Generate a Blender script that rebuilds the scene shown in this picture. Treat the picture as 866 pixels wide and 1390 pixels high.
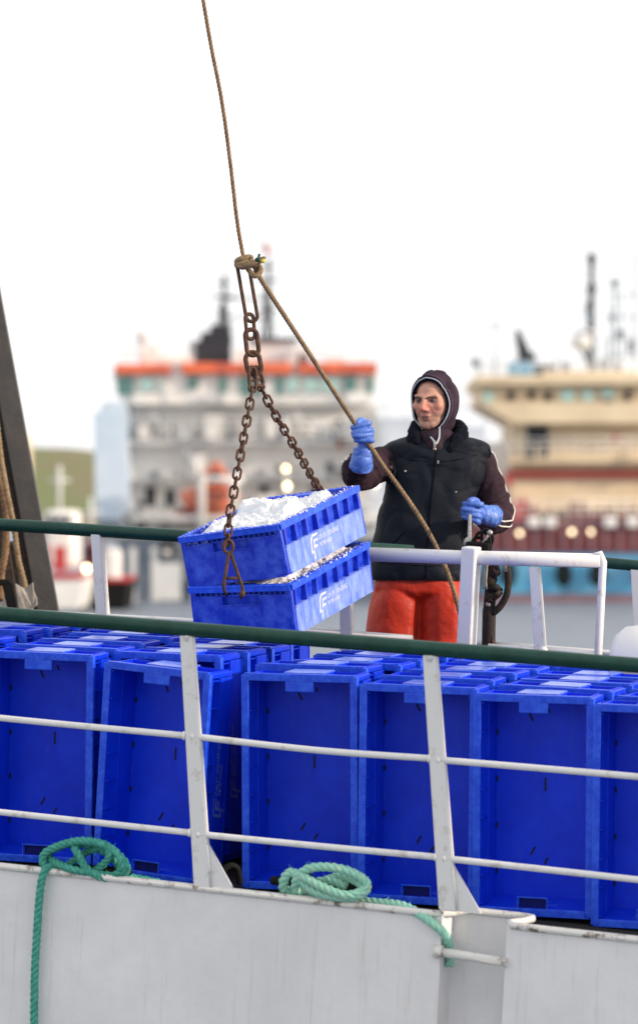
import bpy, bmesh, math, random
from mathutils import Vector, Matrix, Euler, noise as mnoise
random.seed(7)
R = math.radians
S = bpy.context.scene
for o in list(bpy.data.objects): bpy.data.objects.remove(o)
COL = S.collection

# ---------------------------------------------------------------- camera
F = 4871.0                      # focal length in photo pixels (866 wide)
CAMZ = 4.0; HOR = 695.0
cam = bpy.data.cameras.new('camera'); camo = bpy.data.objects.new('camera', cam); COL.objects.link(camo)
camo.location = (0, 0, CAMZ); camo.rotation_euler = (R(90), 0, 0)
cam.sensor_fit = 'HORIZONTAL'; cam.sensor_width = 24.0; cam.lens = F / 866 * 24.0
cam.clip_start = 0.5; cam.clip_end = 6000
cam.dof.use_dof = True; cam.dof.focus_distance = 14.1; cam.dof.aperture_fstop = 2.7; cam.dof.aperture_blades = 0
S.camera = camo
# ---------------------------------------------------------------- world, sun, exposure
SUN_AZ = R(109); SUN_EL = R(17)  # azimuth clockwise from +Y seen from above
w = bpy.data.worlds.new("World"); S.world = w; w.use_nodes = True
nt = w.node_tree; nt.nodes.clear()
out = nt.nodes.new('ShaderNodeOutputWorld'); bg = nt.nodes.new('ShaderNodeBackground')
sky = nt.nodes.new('ShaderNodeTexSky'); sky.sky_type = 'NISHITA'; sky.sun_disc = False
sky.sun_elevation = SUN_EL; sky.sun_rotation = SUN_AZ; sky.air_density = 1.0; sky.dust_density = 2.0
tc = nt.nodes.new('ShaderNodeTexCoord'); mp = nt.nodes.new('ShaderNodeMapping'); mp.inputs['Scale'].default_value = (1, 1, 3.2)
nz = nt.nodes.new('ShaderNodeTexNoise'); nz.inputs['Scale'].default_value = 2.2; nz.inputs['Detail'].default_value = 5
cr = nt.nodes.new('ShaderNodeMapRange'); cr.inputs[1].default_value = .3; cr.inputs[2].default_value = .62; cr.inputs[3].default_value = .84; cr.inputs[4].default_value = .97
mx = nt.nodes.new('ShaderNodeMix'); mx.data_type = 'RGBA'; mx.inputs[7].default_value = (12.9, 12.85, 12.9, 1)
nt.links.new(tc.outputs['Generated'], mp.inputs[0]); nt.links.new(mp.outputs[0], nz.inputs['Vector'])
nt.links.new(nz.outputs['Fac'], cr.inputs[0]); nt.links.new(cr.outputs[0], mx.inputs[0])
nt.links.new(sky.outputs[0], mx.inputs[6]); nt.links.new(mx.outputs[2], bg.inputs[0])
bg.inputs[1].default_value = 0.075; nt.links.new(bg.outputs[0], out.inputs[0])
sl = bpy.data.lights.new('sun', 'SUN'); sl.energy = 3.4; sl.angle = R(3); sl.color = (1.0, .84, .66)
so = bpy.data.objects.new('sun', sl); COL.objects.link(so)
sd = Vector((math.sin(SUN_AZ)*math.cos(SUN_EL), math.cos(SUN_AZ)*math.cos(SUN_EL), math.sin(SUN_EL)))
so.rotation_euler = sd.to_track_quat('Z', 'Y').to_euler(); so.location = sd*50
S.view_settings.view_transform = 'Standard'; S.view_settings.look = 'None'
S.view_settings.exposure = 0.38; S.view_settings.gamma = 1.0; S.view_settings.use_curve_mapping = False

# ---------------------------------------------------------------- materials
def mat(name, col, rough=.5, metal=0, col2=None, nscale=8, nlo=.4, nhi=.65, bump=0, bscale=40, spec=.5, detail=6, stretch=(1,1,1), emit=0, attr=None, coat=0, sss=0, bdist=.01, streak=None, fleck=None, rand=0):
    m = bpy.data.materials.new(name); m.use_nodes = True
    t = m.node_tree; b = t.nodes['Principled BSDF']; L = t.links.new
    c = (*col, 1)
    b.inputs['Base Color'].default_value = c; b.inputs['Roughness'].default_value = rough
    b.inputs['Metallic'].default_value = metal; b.inputs['Specular IOR Level'].default_value = spec
    b.inputs['Coat Weight'].default_value = coat
    if sss:
        b.inputs['Subsurface Weight'].default_value = sss; b.inputs['Subsurface Scale'].default_value = .01
    tcn = t.nodes.new('ShaderNodeTexCoord'); mpn = t.nodes.new('ShaderNodeMapping'); mpn.inputs['Scale'].default_value = stretch
    L(tcn.outputs['Object'], mpn.inputs[0])
    if attr:
        a = t.nodes.new('ShaderNodeAttribute'); a.attribute_name = attr; L(a.outputs['Color'], b.inputs['Base Color'])
    if col2:
        n = t.nodes.new('ShaderNodeTexNoise'); n.inputs['Scale'].default_value = nscale; n.inputs['Detail'].default_value = detail
        n.inputs['Roughness'].default_value = .65
        L(mpn.outputs[0], n.inputs['Vector'])
        r = t.nodes.new('ShaderNodeMapRange'); r.inputs[1].default_value = nlo; r.inputs[2].default_value = nhi
        L(n.outputs['Fac'], r.inputs[0])
        x = t.nodes.new('ShaderNodeMix'); x.data_type = 'RGBA'; x.inputs[6].default_value = c; x.inputs[7].default_value = (*col2, 1)
        L(r.outputs[0], x.inputs[0]); L(x.outputs[2], b.inputs['Base Color'])
    def layer(colr, scale, st, lo, hi, amt):
        src = b.inputs['Base Color'].links[0].from_socket if b.inputs['Base Color'].links else None
        mq = t.nodes.new('ShaderNodeMapping'); mq.inputs['Scale'].default_value = st; L(tcn.outputs['Object'], mq.inputs[0])
        n = t.nodes.new('ShaderNodeTexNoise'); n.inputs['Scale'].default_value = scale; n.inputs['Detail'].default_value = 7; n.inputs['Roughness'].default_value = .7
        L(mq.outputs[0], n.inputs['Vector'])
        rr = t.nodes.new('ShaderNodeMapRange'); rr.inputs[1].default_value = lo; rr.inputs[2].default_value = hi; rr.inputs[4].default_value = amt
        L(n.outputs['Fac'], rr.inputs[0]); x = t.nodes.new('ShaderNodeMix'); x.data_type = 'RGBA'
        if src: L(src, x.inputs[6])
        else: x.inputs[6].default_value = b.inputs['Base Color'].default_value
        x.inputs[7].default_value = (*colr, 1); L(rr.outputs[0], x.inputs[0]); L(x.outputs[2], b.inputs['Base Color'])
    if streak: layer(*streak)
    if fleck: layer(*fleck)
    if rand:
        oi = t.nodes.new('ShaderNodeObjectInfo'); hv = t.nodes.new('ShaderNodeHueSaturation'); mr = t.nodes.new('ShaderNodeMapRange')
        mr.inputs[3].default_value = 1-rand; mr.inputs[4].default_value = 1+rand; L(oi.outputs['Random'], mr.inputs[0]); L(mr.outputs[0], hv.inputs['Value'])
        src = b.inputs['Base Color'].links[0].from_socket; L(src, hv.inputs['Color']); L(hv.outputs[0], b.inputs['Base Color'])
    if bump:
        n2 = t.nodes.new('ShaderNodeTexNoise'); n2.inputs['Scale'].default_value = bscale; n2.inputs['Detail'].default_value = 4
        L(mpn.outputs[0], n2.inputs['Vector'])
        bp = t.nodes.new('ShaderNodeBump'); bp.inputs['Strength'].default_value = bump; bp.inputs['Distance'].default_value = bdist
        L(n2.outputs['Fac'], bp.inputs['Height']); L(bp.outputs[0], b.inputs['Normal'])
    if emit:
        b.inputs['Emission Color'].default_value = c; b.inputs['Emission Strength'].default_value = emit
    return m

M = {}
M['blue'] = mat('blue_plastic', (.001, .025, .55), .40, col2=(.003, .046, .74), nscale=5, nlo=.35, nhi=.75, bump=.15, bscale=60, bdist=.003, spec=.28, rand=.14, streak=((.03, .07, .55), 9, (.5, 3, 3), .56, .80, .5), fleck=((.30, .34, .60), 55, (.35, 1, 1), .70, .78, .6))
M['blue_deep'] = mat('shaded_blue_recess', (.001, .005, .13), .6, spec=.2)  # same crate plastic, with the recess shade put into the colour
M['blue_rim'] = mat('worn_lit_blue_rim', (.006, .058, .68), .38, col2=(.03, .13, .84), nscale=30, nlo=.4, nhi=.7, bump=.2, bscale=90, bdist=.003, spec=.4)  # scuffed rim; its lit contrast with the inside is put into the colour
M['blue_pale'] = mat('sky_sheen_blue_panel', (.05, .13, .72), .28, col2=(.22, .30, .82), nscale=14, nlo=.38, nhi=.62, bump=.1, bscale=60, bdist=.003)  # pale tone is the sky's reflection, put into the panel colour
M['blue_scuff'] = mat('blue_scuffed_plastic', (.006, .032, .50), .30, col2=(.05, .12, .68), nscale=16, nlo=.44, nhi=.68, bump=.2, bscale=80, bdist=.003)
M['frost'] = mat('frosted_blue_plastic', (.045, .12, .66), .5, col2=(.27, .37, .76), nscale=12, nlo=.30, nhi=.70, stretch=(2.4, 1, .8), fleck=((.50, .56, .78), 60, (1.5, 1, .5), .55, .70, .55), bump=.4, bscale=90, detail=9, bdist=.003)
M['slot'] = mat('drain_slot_shade', (.004, .005, .012), .8)  # dark bars stand for open slots; the holes' shade is the colour
M['print'] = mat('faded_white_print', (.30, .36, .66), .6, col2=(.05, .10, .58), nscale=60, nlo=.42, nhi=.72)
M['print_dim'] = mat('worn_grey_print', (.16, .22, .60), .6, col2=(.02, .05, .5), nscale=90, nlo=.40, nhi=.7)
M['print_w'] = mat('white_print', (.60, .63, .70), .6, col2=(.18, .26, .68), nscale=70, nlo=.46, nhi=.70)
M['ice'] = mat('crushed_ice', (.80, .82, .85), .45, col2=(.66, .70, .76), nscale=40, bump=.5, bscale=150, sss=.2, bdist=.006)
M['dirty_ice'] = mat('dirty_crushed_ice', (.84, .83, .82), .5, col2=(.52, .46, .40), nscale=14, nlo=.50, nhi=.72, bump=.5, bscale=120, bdist=.006)
M['green_rail'] = mat('dark_green_paint', (.002, .034, .024), .40, col2=(.006, .050, .038), nscale=14, bump=.06, bscale=50, spec=.3, fleck=((.12, .15, .13), 40, (1, 1, 1), .68, .76, .6))
M['white_paint'] = mat('white_marine_paint', (.68, .675, .67), .42, col2=(.40, .34, .28), nscale=18, nlo=.56, nhi=.80, bump=.12, bscale=60, bdist=.003)
M['hull_white'] = mat('white_hull_paint', (.76, .75, .755), .48, col2=(.64, .635, .645), nscale=2.2, nlo=.35, nhi=.7, bump=.35, bscale=4, bdist=.03, streak=((.42, .37, .31), 7, (4.5, 1, .28), .56, .80, .55), fleck=((.20, .15, .11), 30, (1, 1, .6), .70, .76, .8))
M['cap'] = mat('chipped_gunwale_paint', (.66, .65, .62), .55, col2=(.16, .11, .08), nscale=20, nlo=.53, nhi=.66, bump=.5, bscale=70, bdist=.003)
M['deck'] = mat('dark_deck', (.012, .014, .014), .7, col2=(.02, .018, .014), nscale=8, bump=.2)
M['rust'] = mat('rusty_iron', (.042, .020, .013), .75, .2, col2=(.125, .050, .025), nscale=60, nlo=.4, nhi=.68, bump=.6, bscale=200, bdist=.002)
M['rust_dark'] = mat('dark_rusty_iron', (.022, .016, .013), .75, .3, col2=(.10, .045, .025), nscale=30, nlo=.5, nhi=.72, bump=.8, bscale=90, bdist=.003)
M['rope_tan'] = mat('tan_fibre_rope', (.27, .185, .10), .85, col2=(.15, .095, .05), nscale=40, bump=.5, bscale=150, bdist=.002)
M['rope_rust'] = mat('rusty_wire_rope', (.22, .125, .06), .8, col2=(.11, .055, .028), nscale=40, bump=.5, bscale=150, bdist=.002)
M['rope_green'] = mat('green_polypropylene_rope', (.025, .24, .18), .6, col2=(.07, .36, .28), nscale=50, bump=.5, bscale=300, stretch=(1,1,1), bdist=.002)
M['rope_mint'] = mat('faded_mint_rope', (.26, .56, .44), .6, col2=(.42, .58, .42), nscale=40, nlo=.5, nhi=.7, bump=.5, bscale=300, bdist=.002)
M['black_rubber'] = mat('black_rubber', (.008, .008, .008), .7, spec=.15)
M['gantry'] = mat('weathered_dark_steel', (.060, .057, .055), .62, .2, col2=(.11, .09, .075), nscale=7, nlo=.45, nhi=.8, bump=.2)
M['steel'] = mat('galvanised_steel', (.42, .41, .40), .45, .7, col2=(.2, .18, .16), nscale=60)
M['tarp'] = mat('torn_beige_canvas', (.34, .31, .27), .8, col2=(.2, .18, .16), nscale=14)
M['vest'] = mat('black_nylon', (.0060, .0085, .0150), .65, col2=(.009, .012, .020), nscale=5, bump=.25, bscale=11, spec=.14, bdist=.02, detail=2)
M['fleece'] = mat('black_fleece', (.007, .008, .015), .95, bump=1.0, bscale=160, spec=.1)
M['hoodie'] = mat('dark_plum_cotton', (.022, .011, .018), .85, col2=(.035, .018, .028), nscale=20, bump=.35, bscale=50, spec=.2)
M['hood'] = mat('faded_plum_cotton', (.095, .062, .092), .9, col2=(.062, .040, .060), nscale=9, bump=.3, bscale=45, spec=.2)
M['stripe'] = mat('off_white_trim', (.62, .60, .56), .7)
M['piping'] = mat('grey_piping', (.40, .44, .50), .6)
M['glove'] = mat('blue_rubber_glove', (.045, .12, .46), .5, col2=(.075, .17, .56), nscale=14, bump=.7, bscale=38, bdist=.005, fleck=((.30, .32, .42), 30, (1, 1, 1), .60, .72, .5))
M['glove_cuff'] = mat('fish_stained_glove', (.08, .19, .60), .5, col2=(.42, .42, .55), nscale=45, nlo=.56, nhi=.66, bump=.5, bscale=60)
M['oilskin'] = mat('orange_red_oilskin', (.47, .028, .010), .5, col2=(.24, .014, .008), nscale=5, nlo=.48, nhi=.78, bump=.4, bscale=18, spec=.3, fleck=((.10, .02, .015), 12, (1, 1, .5), .62, .75, .6), bdist=.02)
M['skin'] = mat('skin', (.4, .2, .15), .5, attr='col', sss=.05, bump=.5, bscale=260, bdist=.0015, spec=.35)
M['eye'] = mat('shaded_eye_white', (.22, .19, .17), .3); M['iris'] = mat('dark_iris', (.03, .03, .035), .2); M['brow'] = mat('brown_hair', (.075, .045, .032), .9)  # eye white darkened: the socket's shadow is put into the colour
M['lid'] = mat('dark_skin_fold', (.10, .045, .035), .7)
M['boot'] = mat('black_boot', (.01, .01, .01), .5)
# background paints
M['ship_white'] = mat('pale_ship_paint', (.82, .80, .77), .5, col2=(.68, .66, .63), nscale=.6, nlo=.35, nhi=.7)
M['ship_grey'] = mat('grey_ship_paint', (.60, .61, .62), .5, col2=(.68, .67, .65), nscale=.9)  # greyer than the pale ship paint; used on trim and fittings
M['ship_paleblue'] = mat('pale_blue_ship_paint', (.60, .70, .80), .5, col2=(.48, .60, .72), nscale=.4)
M['ship_greyblue'] = mat('grey_blue_hull_paint', (.13, .17, .22), .5, col2=(.22, .25, .29), nscale=.7)
M['ship_orange'] = mat('safety_orange_paint', (.74, .15, .06), .5, col2=(.42, .08, .05), nscale=.8, nlo=.45, nhi=.65)
M['boat_orange'] = mat('faded_orange_paint', (.62, .17, .09), .5, col2=(.45, .13, .08), nscale=2)
M['ship_red'] = mat('red_paint', (.45, .03, .03), .45)
M['ship_maroon'] = mat('maroon_paint', (.16, .03, .035), .5, col2=(.24, .06, .055), nscale=1.2)
M['ship_cream'] = mat('cream_ship_paint', (.74, .61, .42), .5, col2=(.62, .50, .34), nscale=.5)
M['ship_blue'] = mat('bright_blue_hull_paint', (.09, .38, .62), .45, col2=(.13, .33, .50), nscale=.6)
M['ship_boot'] = mat('faded_red_antifouling', (.20, .12, .15), .6, col2=(.26, .15, .17), nscale=1)
M['ship_black'] = mat('black_funnel_paint', (.020, .023, .032), .5)
M['glass_teal'] = mat('teal_tinted_glass', (.09, .20, .185), .3, spec=.4)
M['glass_dark'] = mat('dark_glass', (.012, .016, .024), .35, spec=.25)
M['teal'] = mat('teal_blind', (.36, .55, .52), .4)
M['lamp'] = mat('lit_floodlight', (1.0, .78, .45), emit=7)
M['lamp_dim'] = mat('lit_deck_lamp', (1.0, .80, .52), emit=2.6)
M['haze_ship'] = mat('haze_pale_paint', (.58, .62, .68), .6, col2=(.48, .52, .58), nscale=.3)  # haze over the distant ships is put into this colour
M['hill'] = mat('hill_grass', (.13, .175, .050), .95, col2=(.18, .14, .085), nscale=.035, nlo=.42, nhi=.62, detail=9)
M['rock'] = mat('shore_stone', (.15, .14, .13), .9, col2=(.1, .09, .08), nscale=.3)

# ---------------------------------------------------------------- building helpers
def at(px, py, Y):
    return Vector(((px-433)/F*Y, Y, CAMZ-(py-HOR)/F*Y))

class MB:
    def __init__(s): s.bm = bmesh.new()
    def _fin(s, vs, mi, smooth):
        fs = {f for v in vs for f in v.link_faces}
        for f in fs:
            f.material_index = mi; f.smooth = smooth
    def box(s, c, size, rot=None, mi=0, bevel=0, M4=None):
        m = Matrix.Translation(Vector(c)) @ (rot.to_4x4() if rot else Matrix()) @ Matrix.Diagonal((*size, 1))
        if M4: m = M4 @ m
        r = bmesh.ops.create_cube(s.bm, size=1, matrix=m)
        if bevel:
            es = list({e for v in r['verts'] for e in v.link_edges})
            q = bmesh.ops.bevel(s.bm, geom=es, offset=bevel, segments=2, affect='EDGES', profile=.6)
            for f in q['faces']: f.material_index = mi; f.smooth = True
            vs = {v for f in q['faces'] for v in f.verts}
            for f in {f for v in vs for f in v.link_faces}: f.material_index = mi
        else: s._fin(r['verts'], mi, False)
        return s
    def hexa(s, pts, mi=0):      # 8 points: bottom 4 ccw, top 4 ccw
        v = [s.bm.verts.new(p) for p in pts]
        for q in ((3,2,1,0),(4,5,6,7),(0,1,5,4),(1,2,6,5),(2,3,7,6),(3,0,4,7)):
            f = s.bm.faces.new([v[i] for i in q]); f.material_index = mi
        return s
    def tube(s, pts, r, n=10, mi=0, closed=False, cap=True, flat=None):
        pts = [Vector(p) for p in pts]; k = len(pts)
        rr = r if isinstance(r, (list, tuple)) else [r]*k
        up = None; rings = []
        for i in range(k):
            if closed: d = pts[(i+1) % k]-pts[i-1]
            else: d = pts[min(i+1, k-1)]-pts[max(i-1, 0)]
            if d.length < 1e-9: d = Vector((0,0,1))
            d.normalize()
            if up is None:
                up = Vector((0,0,1)) if abs(d.z) < .9 else Vector((1,0,0))
            a = up - d*up.dot(d)
            if a.length < 1e-5: a = d.orthogonal()
            a.normalize(); up = a; b = d.cross(a)
            rings.append([s.bm.verts.new(pts[i]+(a*math.cos(t)+b*math.sin(t))*rr[i]) for t in [2*math.pi*j/n for j in range(n)]])
        m = k if closed else k-1
        for i in range(m):
            A = rings[i]; B = rings[(i+1) % k]
            for j in range(n):
                f = s.bm.faces.new((A[j], A[(j+1) % n], B[(j+1) % n], B[j])); f.smooth = True; f.material_index = mi
        if cap and not closed:
            f = s.bm.faces.new(rings[0][::-1]); f.material_index = mi
            f = s.bm.faces.new(rings[-1]); f.material_index = mi
        return s
    def loft(s, rings, n=24, mi=0, cap=True):    # ring: (centre, ax vector, ay vector)
        rs = []
        for c, ax, ay in rings:
            rs.append([s.bm.verts.new(Vector(c)+ax*math.cos(t)+ay*math.sin(t)) for t in [2*math.pi*j/n for j in range(n)]])
        for A, B in zip(rs, rs[1:]):
            for j in range(n):
                f = s.bm.faces.new((A[j], A[(j+1) % n], B[(j+1) % n], B[j])); f.smooth = True; f.material_index = mi
        if cap:
            s.bm.faces.new(rs[0][::-1]).material_index = mi; s.bm.faces.new(rs[-1]).material_index = mi
        return s
    def ball(s, c, r, rot=None, sub=2, mi=0):
        r = r if isinstance(r, (tuple, list)) else (r,)*3
        m = Matrix.Translation(Vector(c)) @ (rot.to_4x4() if rot else Matrix()) @ Matrix.Diagonal((*r, 1))
        q = bmesh.ops.create_icosphere(s.bm, subdivisions=sub, radius=1, matrix=m); s._fin(q['verts'], mi, True); return s
    def chain(s, a, b, ra, rb, n=8, sub=2):
        a = Vector(a); b = Vector(b)
        for i in range(n+1):
            t = i/n; s.ball(a.lerp(b, t), ra+(rb-ra)*t, sub=sub)
        return s
    def prism(s, poly, d, M4=None, mi=0):   # polygon list of Vector, extruded by vector d
        A = [Vector(p) for p in poly]; B = [p+Vector(d) for p in A]
        if M4: A = [M4 @ p for p in A]; B = [M4 @ p for p in B]
        A = [s.bm.verts.new(p) for p in A]; B = [s.bm.verts.new(p) for p in B]; n = len(A)
        fs = [s.bm.faces.new(A[::-1]), s.bm.faces.new(B)]
        for i in range(n): fs.append(s.bm.faces.new((A[i], A[(i+1) % n], B[(i+1) % n], B[i])))
        for f in fs: f.material_index = mi
        return s
    def pbox(s, x0, y0, x1, y1, Y, d, mi=0, bevel=0):   # a block whose front face covers photo rectangle at distance Y
        a = at(x0, y1, Y); b = at(x1, y0, Y)
        return s.box(((a.x+b.x)/2, Y+d/2, (a.z+b.z)/2), (b.x-a.x, d, b.z-a.z), mi=mi, bevel=bevel)

ROOTM = {}
def link(name, me, mats, parent=None, M4=None):
    o = bpy.data.objects.new(name, me); COL.objects.link(o)
    if mats is not None and not me.materials:
        for m in (mats if isinstance(mats, (list, tuple)) else [mats]): me.materials.append(M[m])
    if parent: o.parent = parent
    elif M4 is not None: o.matrix_world = M4
    return o
def root_of(o):
    while o.parent: o = o.parent
    return o
SPLIT = {'deck_equipment', 'deck_fitting', 'deck_box', 'funnel_casing', 'radar_dome', 'stairway', 'lifebuoy', 'hull_frame', 'roof_band', 'mast', 'aerial', 'guard_rail', 'bulwark_stay', 'mast_lamp', 'mid_rail', 'armhole_edge', 'net_bin', 'gallery_deck', 'window_pane', 'dome_pole', 'lower_bar', 'neck_piping', 'stair_trunk', 'ledge', 'hull', 'pipe_run', 'weld_bead', 'hatch', 'mast_box'}
def islands(bm, pad=.004):
    """the separate pieces of a mesh; pieces whose boxes touch stay together"""
    bm.verts.ensure_lookup_table(); seen = set(); comps = []
    for v in bm.verts:
        if v.index in seen: continue
        st = [v]; seen.add(v.index); c = []
        while st:
            a = st.pop(); c.append(a)
            for e in a.link_edges:
                q = e.other_vert(a)
                if q.index not in seen: seen.add(q.index); st.append(q)
        xs = [[k.co[i] for k in c] for i in range(3)]; comps.append([c, [min(x)-pad for x in xs], [max(x)+pad for x in xs]])
    par = list(range(len(comps)))
    def fd(i):
        while par[i] != i: i = par[i]
        return i
    for i in range(len(comps)):
        for j in range(i):
            if all(comps[i][1][k] <= comps[j][2][k] and comps[j][1][k] <= comps[i][2][k] for k in range(3)): par[fd(i)] = fd(j)
    gr = {}
    for i in range(len(comps)): gr.setdefault(fd(i), []).extend(comps[i][0])
    out = []
    for vs in gr.values():
        b2 = bmesh.new(); mp_ = {v: b2.verts.new(v.co) for v in vs}; fs = {f for v in vs for f in v.link_faces}
        for f in fs:
            nf = b2.faces.new([mp_[v] for v in f.verts]); nf.material_index = f.material_index; nf.smooth = f.smooth
        out.append(b2)
    return out
def obj(name, mb, mats, parent=None, local=False, origin=None):
    """mesh built in world coordinates (local=True: in the coordinates of its thing)"""
    bm = mb.bm if isinstance(mb, MB) else mb
    bmesh.ops.recalc_face_normals(bm, faces=bm.faces)
    M4 = None
    if parent and not local:
        bm.transform(ROOTM.get(root_of(parent).name, Matrix()).inverted())
    elif not parent and not local:
        if origin is None:
            xs = [v.co for v in bm.verts]
            origin = Vector((sum(v.x for v in xs)/len(xs), sum(v.y for v in xs)/len(xs), min(v.z for v in xs)))
        M4 = Matrix.Translation(origin); bm.transform(M4.inverted())
    if parent and name in SPLIT:
        for b2 in islands(bm): 
            me = bpy.data.meshes.new(name); b2.to_mesh(me); b2.free(); o = link(name, me, mats, parent)
        bm.free(); return o
    me = bpy.data.meshes.new(name); bm.to_mesh(me); bm.free()
    o = link(name, me, mats, parent, M4)
    if M4 is not None: ROOTM[o.name] = M4.copy()
    return o
def tag(o, label=None, cat=None, group=None, kind=None):
    if label: o['label'] = label
    if cat: o['category'] = cat
    if group: o['group'] = group
    if kind: o['kind'] = kind
    return o
def thing(name, M4, label, cat, group=None):
    o = bpy.data.objects.new(name, None); COL.objects.link(o); o.empty_display_size = .2
    if isinstance(M4, Vector): M4 = Matrix.Translation(M4)
    o.matrix_world = M4; ROOTM[o.name] = M4.copy()
    return tag(o, label, cat, group)
def smooth_pts(P, n=8, closed=False):        # Catmull-Rom
    P = [Vector(p) for p in P]; out = []; k = len(P)
    for i in range(k if closed else k-1):
        g = (lambda j: P[j % k]) if closed else (lambda j: P[max(0, min(k-1, j))])
        a, b, c, d = g(i-1), g(i), g(i+1), g(i+2)
        for j in range(n):
            t = j/n
            out.append(.5*((2*b)+(c-a)*t+(2*a-5*b+4*c-d)*t*t+(3*b-a-3*c+d)*t*t*t))
    if not closed: out.append(P[-1])
    return out
def resample(P, step):
    out = [P[0].copy()]; acc = 0
    for a, b in zip(P, P[1:]):
        L = (b-a).length
        if L < 1e-9: continue
        t = step-acc
        while t <= L:
            out.append(a.lerp(b, t/L)); t += step
        acc = (acc+L) % step
    out.append(P[-1].copy()); return out
def twisted(mb, P, r, pitch, n=7, mi=0, step=None, fuzz=0):      # a three-strand laid rope
    P = resample(P, step or r*.7); up = None; fr = []
    s = 0; prev = P[0]
    for i, p in enumerate(P):
        d = (P[min(i+1, len(P)-1)]-P[max(i-1, 0)])
        d = d.normalized() if d.length > 1e-9 else Vector((0,0,1))
        if up is None: up = d.orthogonal()
        a = up-d*up.dot(d)
        a = a.normalized() if a.length > 1e-6 else d.orthogonal().normalized()
        up = a; s += (p-prev).length; prev = p
        fr.append((p, a, d.cross(a), s))
    for k in range(3):
        mb.tube([p+(a*math.cos(2*math.pi*(s/pitch+k/3))+b*math.sin(2*math.pi*(s/pitch+k/3)))*r*.46 for p, a, b, s in fr], r*.58, n=n, mi=mi)
    for k in range(fuzz):
        p, a, b, s = random.choice(fr); an = random.random()*6.28; q = a*math.cos(an)+b*math.sin(an)
        d = V3(random.uniform(-1, 1), random.uniform(-1, 1), random.uniform(-1, 1))*.007
        mb.tube([p+q*r*.85, p+q*(r*1.05)+d*.5, p+q*(r+random.uniform(.001, .006))+d], .0006, n=3, mi=mi)
def V3(x, y, z): return Vector((x, y, z))
def remeshed(mb, voxel, smooth=3, name='tmp'):
    me = bpy.data.meshes.new(name); mb.bm.to_mesh(me); mb.bm.free()
    o = bpy.data.objects.new(name, me); COL.objects.link(o)
    r = o.modifiers.new('r', 'REMESH'); r.mode = 'VOXEL'; r.voxel_size = voxel; r.use_smooth_shade = True
    if smooth:
        q = o.modifiers.new('s', 'SMOOTH'); q.factor = .5; q.iterations = smooth
    dg = bpy.context.evaluated_depsgraph_get(); dg.update()
    m2 = bpy.data.meshes.new_from_object(o.evaluated_get(dg))
    bpy.data.objects.remove(o); bpy.data.meshes.remove(me)
    b = bmesh.new(); b.from_mesh(m2); bpy.data.meshes.remove(m2)
    for f in b.faces: f.smooth = True; f.material_index = 0
    m = MB(); m.bm.free(); m.bm = b
    return m

# ---------------------------------------------------------------- the boat's own frame
PSI = R(20); PIT = R(3.8); HEEL = R(2.5)
u = Vector((math.cos(PSI)*math.cos(PIT), -math.sin(PSI)*math.cos(PIT), -math.sin(PIT)))
v0 = Vector((math.sin(PSI), math.cos(PSI), 0)); w0 = u.cross(v0).normalized()
vv = (v0*math.cos(HEEL)+w0*math.sin(HEEL)).normalized(); ww = u.cross(vv).normalized()
O = at(433, 1224, 12.8)
BM = Matrix(((u.x, vv.x, ww.x, O.x), (u.y, vv.y, ww.y, O.y), (u.z, vv.z, ww.z, O.z), (0,0,0,1)))
BI = BM.inverted()
def bt(px, py, v=0.0):        # boat coordinates of a photo point on the plane at inboard distance v
    c = BI @ Vector((0, 0, CAMZ)); d = (BI @ at(px, py, 10.0))-c
    k = (v-c.y)/d.y; return c+d*k
def mx(col0, col1, col2, pos):
    return Matrix(((col0.x, col1.x, col2.x, pos.x), (col0.y, col1.y, col2.y, pos.y), (col0.z, col1.z, col2.z, pos.z), (0,0,0,1)))

# ================================================================ SETTING
m = MB(); m.box((0, 1500, -.5), (6000, 4000, 1.0))
wat = obj('water', m, None, origin=Vector((0, 0, 0)))
wm = mat('harbour_water', (.17, .205, .26), .45, spec=.6); M['water'] = wm; wat.data.materials.append(wm); wat['kind'] = 'structure'
t = wm.node_tree; b = t.nodes['Principled BSDF']; L = t.links.new
tcn = t.nodes.new('ShaderNodeTexCoord'); mpn = t.nodes.new('ShaderNodeMapping'); mpn.inputs['Scale'].default_value = (.5, 1, 1)
L(tcn.outputs['Object'], mpn.inputs[0])
n1 = t.nodes.new('ShaderNodeTexNoise'); n1.inputs['Scale'].default_value = 1.1; n1.inputs['Detail'].default_value = 6; L(mpn.outputs[0], n1.inputs['Vector'])
bp = t.nodes.new('ShaderNodeBump'); bp.inputs['Strength'].default_value = 1; bp.inputs['Distance'].default_value = .7; L(n1.outputs['Fac'], bp.inputs['Height']); L(bp.outputs[0], b.inputs['Normal'])

# hill beyond the harbour
bm = bmesh.new(); NX, NY = 90, 24; g = []
for i in range(NX+1):
    row = []
    for j in range(NY+1):
        x = -420+i*840/NX; y = 560+j*14
        pxx = x/y*F+433
        h = 15.6*min(1, max(0, j/8))*(1/(1+math.exp((pxx-330)/90)))
        h += 3.0*mnoise.noise((x*.012, y*.012, 0))*min(1, j/8) - (.5 if j == 0 else 0)
        h = max(h, -.5) if pxx > 330 else h
        row.append(bm.verts.new((x, y, h-.2 if j else -1)))
    g.append(row)
for i in range(NX):
    for j in range(NY):
        f = bm.faces.new((g[i][j], g[i+1][j], g[i+1][j+1], g[i][j+1])); f.smooth = True
hill = obj('hill', bm, 'hill', origin=Vector((0, 560, 0))); hill['kind'] = 'structure'
m = MB(); m.pbox(-400, 716, 330, 742, 520, 18)
m = MB(); a = at(-500, 0, 500); m.box((-70, 530, .4), (220, 40, 2.4)); q = obj('quay', m, 'rock'); q['kind'] = 'structure'

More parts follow.
